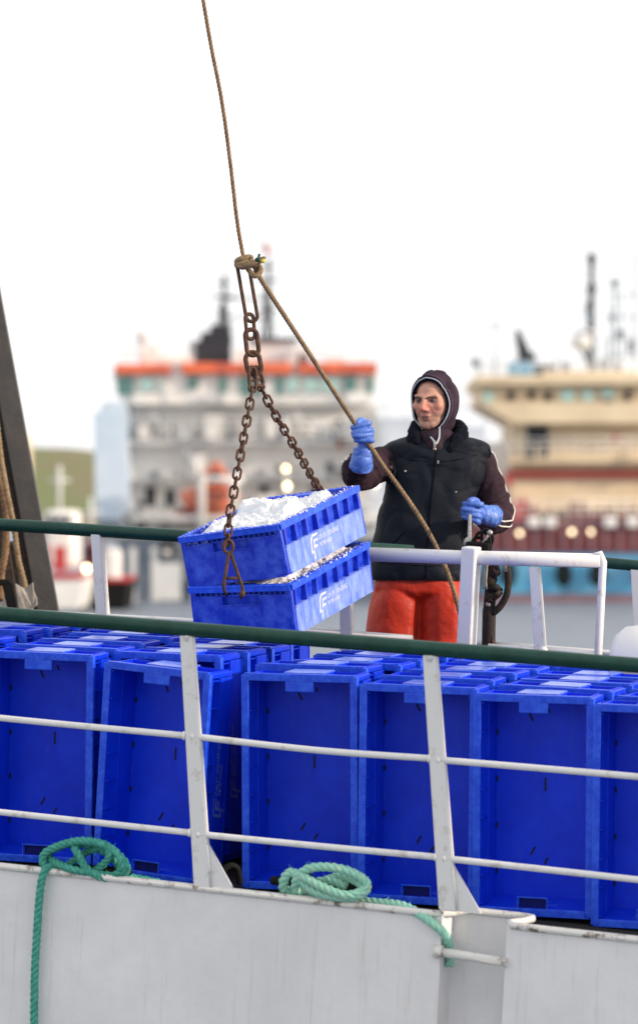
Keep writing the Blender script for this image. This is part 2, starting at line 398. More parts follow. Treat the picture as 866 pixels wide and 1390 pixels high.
# ================================================================ BACKGROUND SHIPS
def windows(parent, rects, Y, glass, frame=None, name='window', d=.12):
    for (x0, y0, x1, y1) in rects:
        m = MB(); m.pbox(x0, y0, x1, y1, Y-.06, d); f = obj(name, m, frame or 'ship_grey', parent)
        m = MB(); m.pbox(x0+.8, y0+.8, x1-.8, y1-.8, Y-.10, .05); obj('pane', m, glass, f)
def rail_line(m, x0, x1, y, Y, h=1.0, n=10, r=.035):
    a = at(x0, y, Y); b = at(x1, y, Y)
    for k in range(3): m.tube([a+Vector((0,0,h*(k+1)/3)), b+Vector((0,0,h*(k+1)/3))], r, n=5)
    for i in range(n+1):
        p = a.lerp(b, i/n); m.tube([p, p+Vector((0,0,h))], r, n=5)

Y1 = 160.0
s1 = thing('supply_ship', Vector(((335-433)/F*Y1, Y1+8, 0)), 'large pale ship with an orange roof band and black funnel, far behind the hanging crates', 'ship', 'ships moored across the harbour')
# hull
def taper(x0, x1, xb0, xb1, y0, y1, Y, d, m):
    a = at(xb0, y1, Y); b = at(xb1, y1, Y); c = at(x1, y0, Y); e = at(x0, y0, Y); D = Vector((0, d, 0))
    m.hexa([a, b, b+D, a+D, e, c, c+D, e+D])
m = MB(); taper(158, 560, 176, 545, 728, 834, Y1, 26, m); obj('hull', m, 'ship_greyblue', s1)
m = MB(); m.pbox(160, 722, 560, 729, Y1-.2, 26.4); obj('deck_edge', m, 'ship_grey', s1)
m = MB()
for x in (176, 205, 262, 300, 420, 455): m.pbox(x, 742, x+9, 826, Y1-.25, .3)
obj('hull_frame', m, 'ship_grey', s1)
m = MB(); m.pbox(206, 765, 246, 815, Y1-.3, .3); obj('stern_ramp', m, 'ship_grey', s1)
m = MB(); m.pbox(170, 600, 500, 700, Y1+3, 12); obj('deckhouse', m, 'ship_white', s1)
m = MB(); m.pbox(174, 548, 512, 601, Y1+3.5, 12); obj('deckhouse', m, 'ship_white', s1)
m = MB(); m.pbox(168, 597, 520, 603, Y1+2, 1.6); m.pbox(168, 698, 530, 706, Y1+1, 3); m.pbox(180, 650, 505, 654, Y1+2.3, 1.2); obj('gallery_deck', m, 'ship_grey', s1)
m = MB(); m.pbox(176, 700, 500, 724, Y1+3, 11); obj('lower_house', m, 'ship_grey', s1)
m = MB(); taper(152, 514, 166, 503, 506, 549, Y1+2.6, 13, m); obj('bridge', m, 'ship_white', s1)
m = MB(); taper(127, 172, 130, 176, 560, 705, Y1+1, 5, m); taper(140, 168, 134, 172, 545, 560, Y1+1, 5, m); obj('side_tank', m, 'ship_paleblue', s1)
m = MB(); taper(130, 176, 140, 176, 705, 722, Y1+1, 5, m); obj('tank_base', m, 'ship_greyblue', s1)
m = MB()
for (x0, x1) in ((155, 232), (246, 330), (331, 396), (404, 512)):
    m.pbox(x0, 492 if x0 > 240 else 494, x1, 507, Y1+2.1, 9, bevel=.08)
obj('roof_band', m, 'ship_orange', s1)
m = MB(); m.pbox(160, 497, 508, 506, Y1+2.8, 12); obj('bridge_roof', m, 'ship_grey', s1)
windows(s1, [(158, 511, 182, 536), (253, 511, 270, 528), (296, 511, 309, 537), (324, 511, 341, 537), (343, 511, 358, 536), (372, 511, 384, 537), (466, 511, 484, 532), (497, 511, 508, 534)], Y1+2.5, 'glass_teal')
windows(s1, [(190, 513, 208, 531), (214, 513, 220, 530), (388, 512, 405, 532), (412, 512, 432, 532), (436, 512, 460, 532)], Y1+2.5, 'teal')
windows(s1, [(197, 660, 212, 688), (224, 664, 238, 690), (205, 575, 215, 585), (232, 575, 242, 585), (352, 658, 364, 690), (420, 660, 432, 690), (455, 566, 468, 584), (330, 566, 338, 582), (296, 578, 304, 592)], Y1+2.9, 'glass_dark')
windows(s1, [(190, 708, 200, 720), (215, 735, 240, 758), (330, 708, 345, 722), (440, 706, 452, 720)], Y1-.1, 'glass_dark')
m = MB()
for (x, y) in ((497, 597), (470, 635), (462, 602)): m.pbox(x-4, y-5, x+4, y+5, Y1+2.0, .3)
obj('lifebuoy', m, 'ship_red', s1)
# funnels and masts
m = MB(); m.pbox(265, 462, 312, 496, Y1+6, 4); m.pbox(272, 450, 312, 463, Y1+6, 4); m.pbox(285, 440, 311, 451, Y1+6, 4); obj('funnel', m, 'ship_black', s1)
m = MB(); m.pbox(256, 462, 266, 495, Y1+6.5, 3); m.pbox(338, 461, 402, 496, Y1+6, 4); m.pbox(390, 480, 420, 495, Y1+5, 4); obj('funnel_casing', m, 'ship_grey', s1)
m = MB(); m.pbox(336, 458, 404, 463, Y1+5.8, 4.4); obj('casing_lid', m, 'ship_black', s1)
m = MB()
for x, yt, yb, wd in ((303, 372, 445, 3.4), (363, 350, 462, 3.2)):
    a = at(x, yb, Y1+7); b = at(x+2, yt, Y1+7); m.tube([a, b], [wd/30*1.2, wd/30*.8], n=8)
    for yy, hw in ((yt+12, 9), (yt+30, 16), (yt+48, 8), (yt+70, 13)):
        m.tube([at(x-hw, yy, Y1+7), at(x+hw, yy, Y1+7)], .06, n=6)
    for sx in (-1, 1): m.tube([at(x+sx*12, yb+20, Y1+7), at(x, yt+28, Y1+7)], .05, n=6)
m.tube([at(303, 405, Y1+7), at(363, 405, Y1+7)], .05, n=6); m.tube([at(303, 430, Y1+7), at(363, 430, Y1+7)], .04, n=6)
obj('mast', m, 'ship_black', s1)
m = MB()
for x, y, r in ((305, 348, .17), (362, 332, .25)): m.ball(at(x, y, Y1+7), r)
m.ball(at(194, 456, Y1+5), (.30, .30, .34)); m.tube([at(194, 458, Y1+5), at(194, 496, Y1+5)], .10, n=8)
obj('radar_dome', m, 'ship_grey', s1)
m = MB(); m.ball(at(363, 340, Y1+6.8), .16); obj('signal_lamp', m, 'ship_red', s1)
m = MB(); rail_line(m, 166, 250, 494, Y1+3, .9, 6); rail_line(m, 400, 508, 494, Y1+3, .9, 8); rail_line(m, 165, 520, 598, Y1+2, 1.0, 22); rail_line(m, 165, 535, 722, Y1+.1, 1.1, 22)
m.tube([at(166, 495, Y1+5), at(166, 470, Y1+5)], .04); m.tube([at(222, 495, Y1+5), at(222, 484, Y1+5)], .06); m.tube([at(492, 494, Y1+5), at(492, 460, Y1+5)], .04)
obj('guard_rail', m, 'ship_white', s1)
m = MB()
for (x0, y0, x1, y1) in ((205, 560, 232, 598), (250, 610, 275, 650), (400, 560, 430, 600)):
    m.tube([at(x0, y0, Y1+2.2), at(x1, y1, Y1+2.2)], .12, n=6)
obj('stairway', m, 'ship_grey', s1)
m = MB(); random.seed(31)
for i in range(34):
    x = random.uniform(172, 480); y = random.choice((548, 596, 650, 697)); m.pbox(x, y-random.uniform(10, 34), x+random.uniform(8, 34), y, Y1+2.9-random.uniform(.1, 1.2), 1.2)
for x0, y0, x1, y1 in ((190, 470, 214, 494), (214, 482, 262, 494), (318, 474, 340, 494), (404, 472, 420, 492), (440, 484, 470, 492)): m.pbox(x0, y0, x1, y1, Y1+5, 2)
obj('deck_equipment', m, 'ship_white', s1)
# rescue boat in its davit
rb = thing('rescue_boat', at(290, 712, Y1-1), 'orange enclosed rescue boat hanging in a white davit on the left ship', 'lifeboat')
m = MB()
def ell(cx, cy, rx, ry, Y, ryd): return (at(cx, cy, Y), rx, ry)
m.loft([(at(cx, 680, Y1-1)+Vector((0, 0, dz)), Vector((0, a, 0)), Vector((0, 0, h))) for cx, a, h, dz in ((244, .1, .1, .25), (252, .55, .42, .1), (270, .85, .62, 0), (295, .9, .66, 0), (316, .7, .5, .06), (326, .1, .1, .2))], n=16)
obj('hull', m, 'boat_orange', rb)
m = MB(); m.pbox(276, 636, 308, 662, Y1-1.5, 1.1, bevel=.15); m.pbox(284, 627, 302, 638, Y1-1.4, .9, bevel=.12); obj('cabin', m, 'boat_orange', rb)
m = MB(); m.pbox(283, 640, 302, 646, Y1-1.56, .1); m.pbox(262, 668, 322, 672, Y1-2, .1); obj('window_band', m, 'ship_black', rb)
m = MB()
for x in (274, 318):
    m.tube([at(x, 722, Y1-2.2), at(x, 655, Y1-2.2), at(x+6, 646, Y1-2.2)], .17, n=8)
m.tube([at(274, 650, Y1-2.2), at(330, 652, Y1-2.2)], .15, n=8); m.pbox(232, 700, 330, 706, Y1-1.6, 1.6)
obj('davit', m, 'ship_white', s1)
m = MB(); m.pbox(238, 690, 262, 708, Y1-1.5, .8, bevel=.1); obj('deck_winch', m, 'ship_maroon', s1)
# clutter on decks
m = MB(); random.seed(3)
for i in range(46):
    x = random.uniform(170, 510); y = random.choice((548, 596, 650, 699, 724, 724)); hh = random.uniform(5, 20); ww_ = random.uniform(4, 14)
    m.pbox(x, y-hh, x+ww_, y, Y1+1.9-random.random()*.5, .6)
obj('deck_equipment', m, 'ship_grey', s1)
m = MB()
for i in range(30):
    x = random.uniform(170, 540); y = random.choice((598, 652, 722, 740, 826)); m.tube([at(x, y, Y1+1.2), at(x+random.uniform(-6, 6), y-random.uniform(14, 46), Y1+1.2)], random.uniform(.04, .13), n=6)
obj('pipe_run', m, 'ship_greyblue', s1)
m = MB()
for i in range(26):
    x = random.uniform(170, 520); y = random.choice((640, 690, 722, 800)); m.pbox(x, y-random.uniform(3, 12), x+random.uniform(3, 12), y, Y1+.9-(1.3 if y > 730 else 0), .5)
obj('hatch', m, 'ship_black', s1)
m = MB()
for i in range(16):
    x = random.uniform(170, 515); y = random.choice((596, 650, 699)); m.pbox(x, y-random.uniform(6, 14), x+random.uniform(2, 7), y, Y1+1.5, .4)
obj('deck_fitting', m, 'ship_greyblue', s1)
for (x, y, r_) in ((388, 636, .13), (390, 660, .15), (509, 656, .15)):
    m = MB(); m.ball(at(x, y, Y1-.5), r_*.75); l_ = obj('floodlight', m, 'lamp', s1)
    m = MB(); m.tube([at(x, y+6, Y1-.3), at(x, y+34, Y1-.3)], .05, n=6); obj('lamp_post', m, 'ship_grey', l_)
m = MB(); m.ball(at(226, 750, Y1-.5), .16); obj('deck_lamp', m, 'ship_white', s1)

# ---- right ship
Y2 = 158.0
s2 = thing('survey_ship', Vector(((830-433)/F*Y2, Y2+8, 0)), 'cream and bright blue ship with a maroon bulwark, far behind at the right', 'ship', 'ships moored across the harbour')
m = MB(); taper(640, 1180, 655, 1180, 750, 806, Y2, 14, m); obj('hull', m, 'ship_blue', s2)
m = MB(); taper(648, 1180, 664, 1180, 806, 836, Y2+.05, 14, m); obj('boot_top', m, 'ship_boot', s2)
m = MB(); m.pbox(642, 712, 1180, 750, Y2-.1, 14.2); obj('bulwark', m, 'ship_maroon', s2)
m = MB(); m.pbox(640, 706, 1180, 712, Y2-.2, .5)
for x in range(668, 1180, 19): m.pbox(x, 714, x+4, 749, Y2-.22, .15)
obj('bulwark_stay', m, 'ship_boot', s2)
m = MB()
for x in (650, 716, 738, 820, 850, 900): m.pbox(x, 702, x+17, 716, Y2-.5, .5, bevel=.08)
obj('deck_box', m, 'ship_white', s2)
for x in (690, 765, 811, 872, 930): 
    m = MB(); c = at(x, 779, Y2-.35); m.tube([c+Vector((math.cos(a)*.20, 0, math.sin(a)*.42)) for a in [k*math.pi/8 for k in range(16)]], .17, n=8, closed=True); obj('tyre_fender', m, 'black_rubber', s2)
m = MB(); m.pbox(694, 566, 1180, 712, Y2+3, 9); obj('deckhouse', m, 'ship_cream', s2)
m = MB(); taper(650, 1180, 700, 1180, 546, 574, Y2+1.8, 11, m); obj('bridge_wing', m, 'ship_cream', s2)
m = MB(); m.pbox(652, 522, 1180, 547, Y2+2.2, 10); obj('bridge', m, 'ship_cream', s2)
m = MB(); m.pbox(645, 509, 1180, 523, Y2+1.6, 11, bevel=.1); m.pbox(740, 503, 866, 510, Y2+3, 8); obj('bridge_roof', m, 'ship_cream', s2)
m = MB(); m.pbox(690, 622, 1180, 628, Y2+2.0, 1.2); m.pbox(690, 690, 1180, 694, Y2+2.4, .8); obj('ledge', m, 'ship_cream', s2)
m = MB(); m.pbox(686, 639, 1180, 648, Y2+2.7, .4); obj('stripe', m, 'ship_red', s2)
m = MB(); m.pbox(660, 600, 694, 706, Y2+4, 6); m.pbox(640, 640, 662, 706, Y2+5, 6); obj('stair_trunk', m, 'ship_white', s2)
windows(s2, [(688, 530, 700, 544), (716, 529, 728, 542), (738, 530, 750, 544), (820, 541, 832, 555), (848, 528, 858, 545)], Y2+2.1, 'glass_dark', 'ship_cream')
windows(s2, [(655, 531, 671, 546), (760, 528, 780, 545), (789, 528, 806, 545), (815, 528, 835, 540), (880, 528, 900, 545), (915, 528, 935, 545)], Y2+2.1, 'teal', 'ship_cream')
windows(s2, [(714, 578, 745, 621)], Y2+2.9, 'glass_dark', 'ship_grey', name='doorway')
m = MB()
for x, y in ((836, 594), (856, 688), (690, 655)): m.ball(at(x, y, Y2+2.6), (.17, .08, .2))
m.pbox(692, 686, 728, 706, Y2+1.5, 1); m.pbox(700, 676, 716, 690, Y2+1.6, .8)
obj('lifebuoy', m, 'ship_red', s2)
m = MB(); m.pbox(694, 491, 726, 508, Y2+5, 3); obj('funnel', m, 'ship_blue', s2)
m = MB(); m.pbox(706, 478, 727, 491, Y2+5.2, 2.6); m.pbox(718, 494, 750, 507, Y2+6, 2); m.tube([at(712, 480, Y2+6), at(706, 462, Y2+6), at(702, 447, Y2+6)], [.28, .22, .1], n=8); obj('exhaust', m, 'ship_black', s2)
m = MB()
for dx in (-4, 4): m.tube([at(803+dx*.8, 505, Y2+6), at(803+dx*.4, 350, Y2+6)], .06, n=6)
for k in range(14):
    y = 500-k*11; m.tube([at(799, y, Y2+6), at(807, y-11, Y2+6)], .05, n=5); m.tube([at(798, y, Y2+6), at(808, y, Y2+6)], .05, n=5)
m.tube([at(788, 470, Y2+6), at(803, 500, Y2+6)], .09, n=6)
obj('lattice_mast', m, 'ship_black', s2)
m = MB(); m.ball(at(803, 350, Y2+6), (.22, .22, .28)); m.ball(at(803, 392, Y2+6), .26); m.ball(at(801, 420, Y2+6), (.24, .2, .5)); obj('mast_lamp', m, 'ship_black', s2)
m = MB(); m.ball(at(789, 464, Y2+5.5), (.50, .4, .38)); m.tube([at(780, 450, Y2+6), at(812, 450, Y2+6)], .08); obj('radar_scanner', m, 'ship_grey', s2)
m = MB()
for x, yt, r_ in ((835, 378, .05), (828, 410, .035), (844, 400, .035), (672, 440, .04), (650, 485, .07), (861, 340, .04), (769, 490, .09), (755, 470, .03), (820, 460, .04)):
    m.tube([at(x, 508, Y2+6), at(x, yt, Y2+6)], r_, n=6)
for y in (400, 430, 460, 484): m.tube([at(824, y, Y2+6), at(866, y, Y2+6)], .035, n=5)
m.tube([at(664, 440, Y2+6), at(682, 440, Y2+6)], .04, n=5)
m.ball(at(835, 382, Y2+6), (.22, .2, .14)); m.ball(at(646, 492, Y2+6), .25)
obj('aerial', m, 'ship_greyblue', s2)
m = MB(); rail_line(m, 690, 870, 622, Y2+2, .9, 12, .03); rail_line(m, 640, 900, 706, Y2, .9, 16, .03); rail_line(m, 650, 900, 509, Y2+2, .6, 14, .03); obj('guard_rail', m, 'ship_white', s2)
for (x, y, r_, mt) in ((705, 724, .14, 'lamp_dim'), (776, 722, .15, 'lamp_dim'), (802, 722, .13, 'lamp_dim')):
    m = MB(); m.ball(at(x, y, Y2-.5), r_*.8); obj('deck_light', m, mt, s2)
m = MB(); random.seed(9)
for i in range(26):
    x = random.uniform(700, 1100); y = random.choice((622, 690, 706)); m.pbox(x, y-random.uniform(5, 22), x+random.uniform(2, 12), y, Y2+2.4-random.random(), .5)
obj('deck_equipment', m, 'ship_cream', s2)

m = MB()
for x, y, w_, h_ in ((803, 375, 7, 9), (803, 400, 10, 8), (802, 425, 12, 12), (800, 440, 8, 7), (790, 460, 18, 14), (835, 384, 11, 8), (832, 430, 9, 8), (844, 452, 10, 10), (768, 496, 10, 12), (752, 500, 8, 8), (858, 470, 10, 16), (820, 494, 14, 12), (838, 498, 12, 10)):
    m.pbox(x-w_/2, y-h_/2, x+w_/2, y+h_/2, Y2+5.6, .6, bevel=.04)
obj('mast_box', m, 'ship_greyblue', s2)
m = MB()
for i in range(14):
    x = random.uniform(650, 900); y = random.choice((706, 712)); m.pbox(x, y-random.uniform(6, 26), x+random.uniform(4, 14), y, Y2+1.4, .6)
obj('deck_fitting', m, 'ship_maroon', s2)
# ---- pale ships farther off between the two
for k, (x0, x1, lab) in enumerate(((500, 600, 'hazy pale grey ship far off, just right of the orange roofed ship'), (604, 668, 'hazy pale blue ship far off just left of the cream ship'))):
    Y3 = 270+k*25
    s3 = thing('distant_ship', Vector(((x0+x1)/2/F*Y3-433/F*Y3, Y3+5, 0)), lab, 'ship', 'hazy ships far across the harbour')
    m = MB(); taper(x0-20, x1+10, x0-10, x1+4, 700, 775, Y3, 20, m); obj('hull', m, 'ship_greyblue' if k == 0 else 'ship_paleblue', s3)
    m = MB(); m.pbox(x0, 600, x1, 700, Y3+3, 12); m.pbox(x0+14, 566+k*12, x1-8, 602, Y3+4, 9); obj('deckhouse', m, 'haze_ship', s3)
    m = MB()
    for i in range(7): m.pbox(x0+6+i*12, 612, x0+11+i*12, 620, Y3+2.9, .3)
    obj('window_row', m, 'ship_greyblue', s3)
    m = MB(); m.tube([at(x0+25, 600, Y3+6), at(x0+25, 535, Y3+6)], .12); m.tube([at(x0+52, 600, Y3+6), at(x0+52, 545, Y3+6)], .1); m.tube([at(x0+10, 552, Y3+6), at(x0+70, 552, Y3+6)], .06); obj('mast', m, 'haze_ship', s3)
# ---- small boats at the far left
def small_boat(x0, x1, yw, Yb, hullm, cab, label, cabm='ship_white', trim='ship_red', mast=True, hh=26):
    c = at((x0+x1)/2, yw, Yb); b = thing('fishing_vessel', Vector((c.x, Yb+3, 0)), label, 'fishing boat', 'small boats moored at the far left')
    m = MB(); taper(x0-6, x1+6, x0+8, x1-2, yw-hh, yw+6, Yb, 7, m); obj('hull', m, hullm, b)
    m = MB(); m.pbox(x0-5, yw-hh-5, x1+5, yw-hh, Yb-.1, 7.2); obj('rubbing_band', m, trim, b)
    m = MB(); m.pbox(*cab, Yb+1, 4, bevel=.25); obj('wheelhouse', m, cabm, b)
    x, y, x2, y2 = cab; wd = (x2-x)
    for i in range(3):
        m = MB(); m.pbox(x+wd*(.1+.3*i), y+8, x+wd*(.3+.3*i), y+18, Yb+.92, .1); obj('window', m, 'glass_dark', b)
    if mast:
        m = MB(); m.tube([at((x+x2)/2, y, Yb+3), at((x+x2)/2, y-60, Yb+3)], .08); m.tube([at((x+x2)/2-14, y-40, Yb+3), at((x+x2)/2+14, y-40, Yb+3)], .05); obj('mast', m, 'ship_grey', b)
    return b
b1 = small_boat(58, 108, 820, 138, 'ship_white', (60, 692, 102, 772), 'small white boat with a red band just right of the steel gantry', hh=34)
m = MB(); m.pbox(74, 742, 88, 775, 137.8, .5); m.pbox(58, 740, 66, 765, 137.8, .5); obj('net_bin', m, 'ship_red', b1)
b2 = small_boat(108, 168, 832, 146, 'black_rubber', (112, 735, 135, 782), 'dark hulled boat with a maroon wheelhouse, left of the big pale ship', cabm='ship_maroon', hh=42)
m = MB(); m.pbox(140, 745, 163, 790, 146, 1.5, bevel=.2); obj('net_drum', m, 'ship_white', b2)
b3 = small_boat(-10, 52, 815, 150, 'ship_paleblue', (5, 585, 34, 706), 'tall cream wheelhouse boat with pale blue hull seen through the steel gantry', cabm='ship_cream', mast=False, hh=60)
m = MB(); m.pbox(10, 706, 45, 755, 150.2, 4); obj('deckhouse', m, 'ship_paleblue', b3)
m = MB(); m.ball(at(118, 772, 137), .13); m2 = MB()
fl = thing('harbour_lamp', at(118, 830, 137), 'single glowing warm lamp on a thin post beside the small white boat', 'lamp')
obj('lamp_head', m, 'lamp', fl); m2.tube([at(118, 776, 137), at(118, 836, 137)], .04); obj('post', m2, 'ship_grey', fl)

# ================================================================ THE FISHING BOAT
V = Vector
boat = thing('fishing_boat', BM, 'white fishing boat in the foreground with green topped railings round its blue crates', 'boat')
tL = bt(600, 1242).x; tR = bt(688, 1254).x
m = MB()
m.box(((-9+tL)/2, .012, -1.6), (tL+9, .02, 3.2)); m.box(((tR+9)/2, .012, -1.608), (9-tR, .02, 3.2))
m.box(((tL+tR)/2, .15, -1.6), (tR-tL+.04, .02, 3.2))
m.box((tL-.010, .082, -1.602), (.018, .116, 3.19)); m.box((tR+.010, .082, -1.612), (.018, .116, 3.19))
m.box((0, 4.7, -1.6), (18, .02, 3.2)); m.box((-9, 2.35, -1.6), (.02, 4.7, 3.2)); m.box((9, 2.35, -1.6), (.02, 4.7, 3.2))
obj('hull', m, 'hull_white', boat, local=True)
m = MB()
m.box((0, 2.5, -.062), (17.9, 4.36, .03)); m.box(((tL-9)/2, .17, -.063), (9+tL-.04, .29, .028)); m.box(((tR+9)/2, .17, -.065), (9-tR-.04, .29, .028))
obj('deck', m, 'deck', boat, local=True)
m = MB(); m.box((0, -.05, -1.55), (18, .10, .16), bevel=.03); obj('rubbing_strake', m, 'black_rubber', boat, local=True)
# gunwale cap, follows the edge of the plating round the recess
m = MB()
path = [V((-9, .0, .0)), V((tL-.05, 0, 0)), V((tL-.012, .01, 0)), V((tL+.02, .06, 0)), V((tL+.03, .11, 0)), V((tL+.06, .14, 0)), V((tR+.02, .14, 0)), V((tR+.055, .128, 0)), V((tR+.06, .11, 0)), V((tR+.04, .07, -.004)), V((tR+.0, .03, -.008)), V((tR+.02, .0, -.01)), V((tR+.08, 0, -.012)), V((9, 0, -.012))]
m.tube(path[:7]+path[7:], .0135, n=12); obj('gunwale_cap', m, 'cap', boat, local=True)
m = MB(); a = bt(592, 1291, .015); b_ = bt(690, 1286, .015)
m.tube([V((tL-.01, .0, a.z)), V((tR+.01, .0, a.z-.012))], .017, n=12); m.tube([V((tL-.02, .0, a.z)), V((tL+.01, .0, a.z))], .024, n=12); obj('fairlead_bar', m, 'cap', boat, local=True)

def P2(px, py, v_): return bt(px, py, v_)
# --- front railing
rl = obj('railing', MB().tube([bt(-260, 812), bt(0, 833.5), bt(433, 868.5), bt(866, 903.5), bt(1126, 925)], .027, n=18), 'green_rail', boat, local=True)
m = MB()
for seg in (((-260, 946), (0, 975), (250, 999)), ((262, 1000), (430, 1019), (583, 1030)), ((596, 1032), (866, 1055), (1100, 1078))):
    m.tube(smooth_pts([bt(*p) for p in seg], 6), .012, n=12)
obj('mid_rail', m, 'white_paint', rl, local=True)
m = MB()
for q in ((250, 999), (262, 1000), (583, 1030), (596, 1032)): m.ball(bt(*q), (.010, .016, .017), sub=2)
for q in ((258, 1131), (270, 1133), (592, 1164), (604, 1166)): m.ball(bt(*q), (.010, .016, .017), sub=2)
obj('weld_bead', m, 'white_paint', rl, local=True)
m = MB()
for seg in (((-260, 1074), (0, 1103), (258, 1131)), ((270, 1133), (430, 1149), (592, 1164)), ((604, 1166), (866, 1195), (1100, 1222))):
    m.tube(smooth_pts([bt(*p) for p in seg], 6), .012, n=12)
obj('mid_rail', m, 'white_paint', rl, local=True)
def post(xt, yt, xb, yb, v_, parent, wt=.054, wb=.068, gus=True, th=.022, skew=0):
    a = bt(xt, yt, v_); b = bt(xb, yb, v_)
    m = MB()
    for s0, s1_, za, zb in ((0, 0, 0, 0),):
        pts = []
        for (c, wd) in ((b, wb), (a, wt)):
            pts += [V((c.x-wd/2, v_-th/2, c.z)), V((c.x+wd/2, v_-th/2, c.z)), V((c.x+wd/2, v_+th/2, c.z)), V((c.x-wd/2, v_+th/2, c.z))]
        m.hexa(pts)
    bmesh.ops.bevel(m.bm, geom=[e for e in m.bm.edges], offset=.004, segments=2, affect='EDGES')
    m.ball((a.x-wt*.18, v_, a.z), (wt*.34, .016, .022)) 
    m.tube([V((a.x, v_-.004, a.z-.03)), V((a.x+.012, v_, a.z+.01))], .014, n=8)
    o = obj('post', m, 'white_paint', parent, local=True)
    if gus:
        m = MB(); g0 = b+V((wb/2+.001, 0, 0)); x0 = a.x+(b.x-a.x)*.82
        m.prism([V((x0+wb*.5-.004, v_-.006, b.z+.165)), V((b.x+wb*.5-.002, v_-.006, b.z+.002)), V((b.x+wb*.5+.085, v_-.006, b.z+.002)), V((b.x+wb*.5+.075, v_-.006, b.z+.02))], V((0, .012, 0)))
        # weld bead
        m.tube([V((x0+wb*.5-.002, v_-.010, b.z+.16)), V((b.x+wb*.5, v_-.010, b.z+.01))], .005, n=6)
        obj('gusset', m, 'white_paint', parent, local=True)
    return o
post(254, 858, 276, 1206, 0, rl); post(584, 886, 609, 1237, 0, rl)
post(-75, 832, -55, 1174, 0, rl); post(915, 912, 942, 1272, 0, rl)

# --- rear railing
VR = 1.85
rr = obj('railing', MB().tube([bt(-260, 694, VR), bt(0, 712, VR), bt(240, 727, VR), bt(560, 749, VR)], .027, n=18), 'green_rail', boat, local=True)
m = MB(); m.tube([bt(752, 757.5, VR+.1), bt(866, 768, VR+.1), bt(1100, 785, VR+.1)], .023, n=16); obj('top_rail', m, 'green_rail', rr, local=True)
m = MB(); m.tube([bt(-260, 806, VR), bt(0, 829, VR), bt(240, 842, VR), bt(560, 866, VR)], .011, n=10)
m.tube([bt(640, 873, VR+.05), bt(740, 880, VR+.05), bt(866, 890, VR+.05), bt(1100, 905, VR+.05)], .012, n=10); obj('mid_rail', m, 'white_paint', rr, local=True)
for (xt, yt, xb) in ((132, 724, 160), (-130, 706, -100), (470, 748, 480)):
    a = bt(xt, yt, VR); b = bt(xb, 1100, VR); b.z = 0
    post(xt, yt, xb-6, yt+320, VR, rr, .045, .06, gus=False, th=.045)
b = post(864, 772, 882, 1090, VR+.1, rr, .04, .05, gus=False, th=.04)
# --- boarding gate frame in front of the man
VG = 1.72
gate = obj('gate_frame', MB().tube([bt(500, 752.5, VG), bt(634, 757, VG), bt(660, 757.5, VG), bt(816, 761.5, VG)], .0285, n=18), 'white_paint', boat, local=True)
m = MB(); a = bt(641, 742, VG); m.box((a.x, VG-.01, a.z/2), (.062, .080, a.z), bevel=.008); obj('gate_post', m, 'white_paint', gate, local=True)
m = MB(); a = bt(818, 752, VG); m.tube([V((a.x-.035, VG, a.z-.015)), V((a.x-.01, VG, a.z-.003)), V((a.x+.003, VG, a.z-.03)), V((a.x+.004, VG, 0))], .0165, n=12); obj('end_bar', m, 'white_paint', gate, local=True)
m = MB(); a = bt(726, 770, VG); b = bt(746, 1060, VG); pts = []
for c, wd in ((b, .045), (a, .040)): pts += [V((c.x-wd/2, VG-.02, c.z)), V((c.x+wd/2, VG-.02, c.z)), V((c.x+wd/2, VG+.02, c.z)), V((c.x-wd/2, VG+.02, c.z))]
m.hexa(pts); bmesh.ops.bevel(m.bm, geom=list(m.bm.edges), offset=.004, segments=2, affect='EDGES'); obj('brace', m, 'white_paint', gate, local=True)
m = MB(); m.tube([bt(663, 877, VG), bt(738, 882, VG)], .010, n=10); m.tube([bt(740, 883, VG), bt(816, 889, VG)], .011, n=10); obj('lower_bar', m, 'white_paint', gate, local=True)
m = MB(); c = bt(738, 884, VG-.02); m.ball(c, (.02, .02, .02)); obj('weld', m, 'white_paint', gate, local=True)

# --- winch controls and old hoses behind the gate post
cRw = at(638, 695, 14.90); cRb = BI @ cRw
cl = obj('winch_lever', MB().tube([bt(637, 744, 1.9), bt(637, 738, 1.9).lerp(cRb, .2), cRb, cRb+V((-.004, -.002, .045))], [.010, .009, .008, .008], n=10), 'steel', boat, local=True)
m = MB(); m.ball(bt(636, 737, 1.89), (.022, .018, .026)); obj('lever_eye', m, 'steel', cl, local=True)
m = MB()
for (x, y, rx, rz, tilt) in ((654, 734, .030, .036, .2), (661, 730, .024, .034, -.4), (648, 738, .026, .024, .9)):
    c = bt(x, y, 1.88); m.tube([c+V((math.cos(a)*rx, math.sin(a)*.02*tilt, math.sin(a)*rz)) for a in [k*math.pi/8 for k in range(16)]], .007, n=8, closed=True)
m.box(bt(650, 744, 1.88), (.10, .05, .05), bevel=.008)
m.box(bt(662, 741, 1.88), (.035, .03, .05), bevel=.006)
obj('shackle_cluster', m, 'black_rubber', cl, local=True)
m = MB(); m.tube([bt(664, 724, 1.87), bt(660, 731, 1.87), bt(652, 741, 1.87), bt(656, 746, 1.87)], .006, n=8); m.ball(bt(665, 723, 1.87), .012); obj('shackle_pin', m, 'steel', cl, local=True)
hs = obj('hose_stack', MB().tube(smooth_pts([bt(666, 752, 1.88), bt(666, 800, 1.88), bt(664, 830, 1.88), bt(663, 900, 1.88), bt(664, 1000, 1.88)], 6), [.024]*6+[.025]*6+[.028]*6+[.031]*7, n=12), 'rust_dark', boat, local=True)
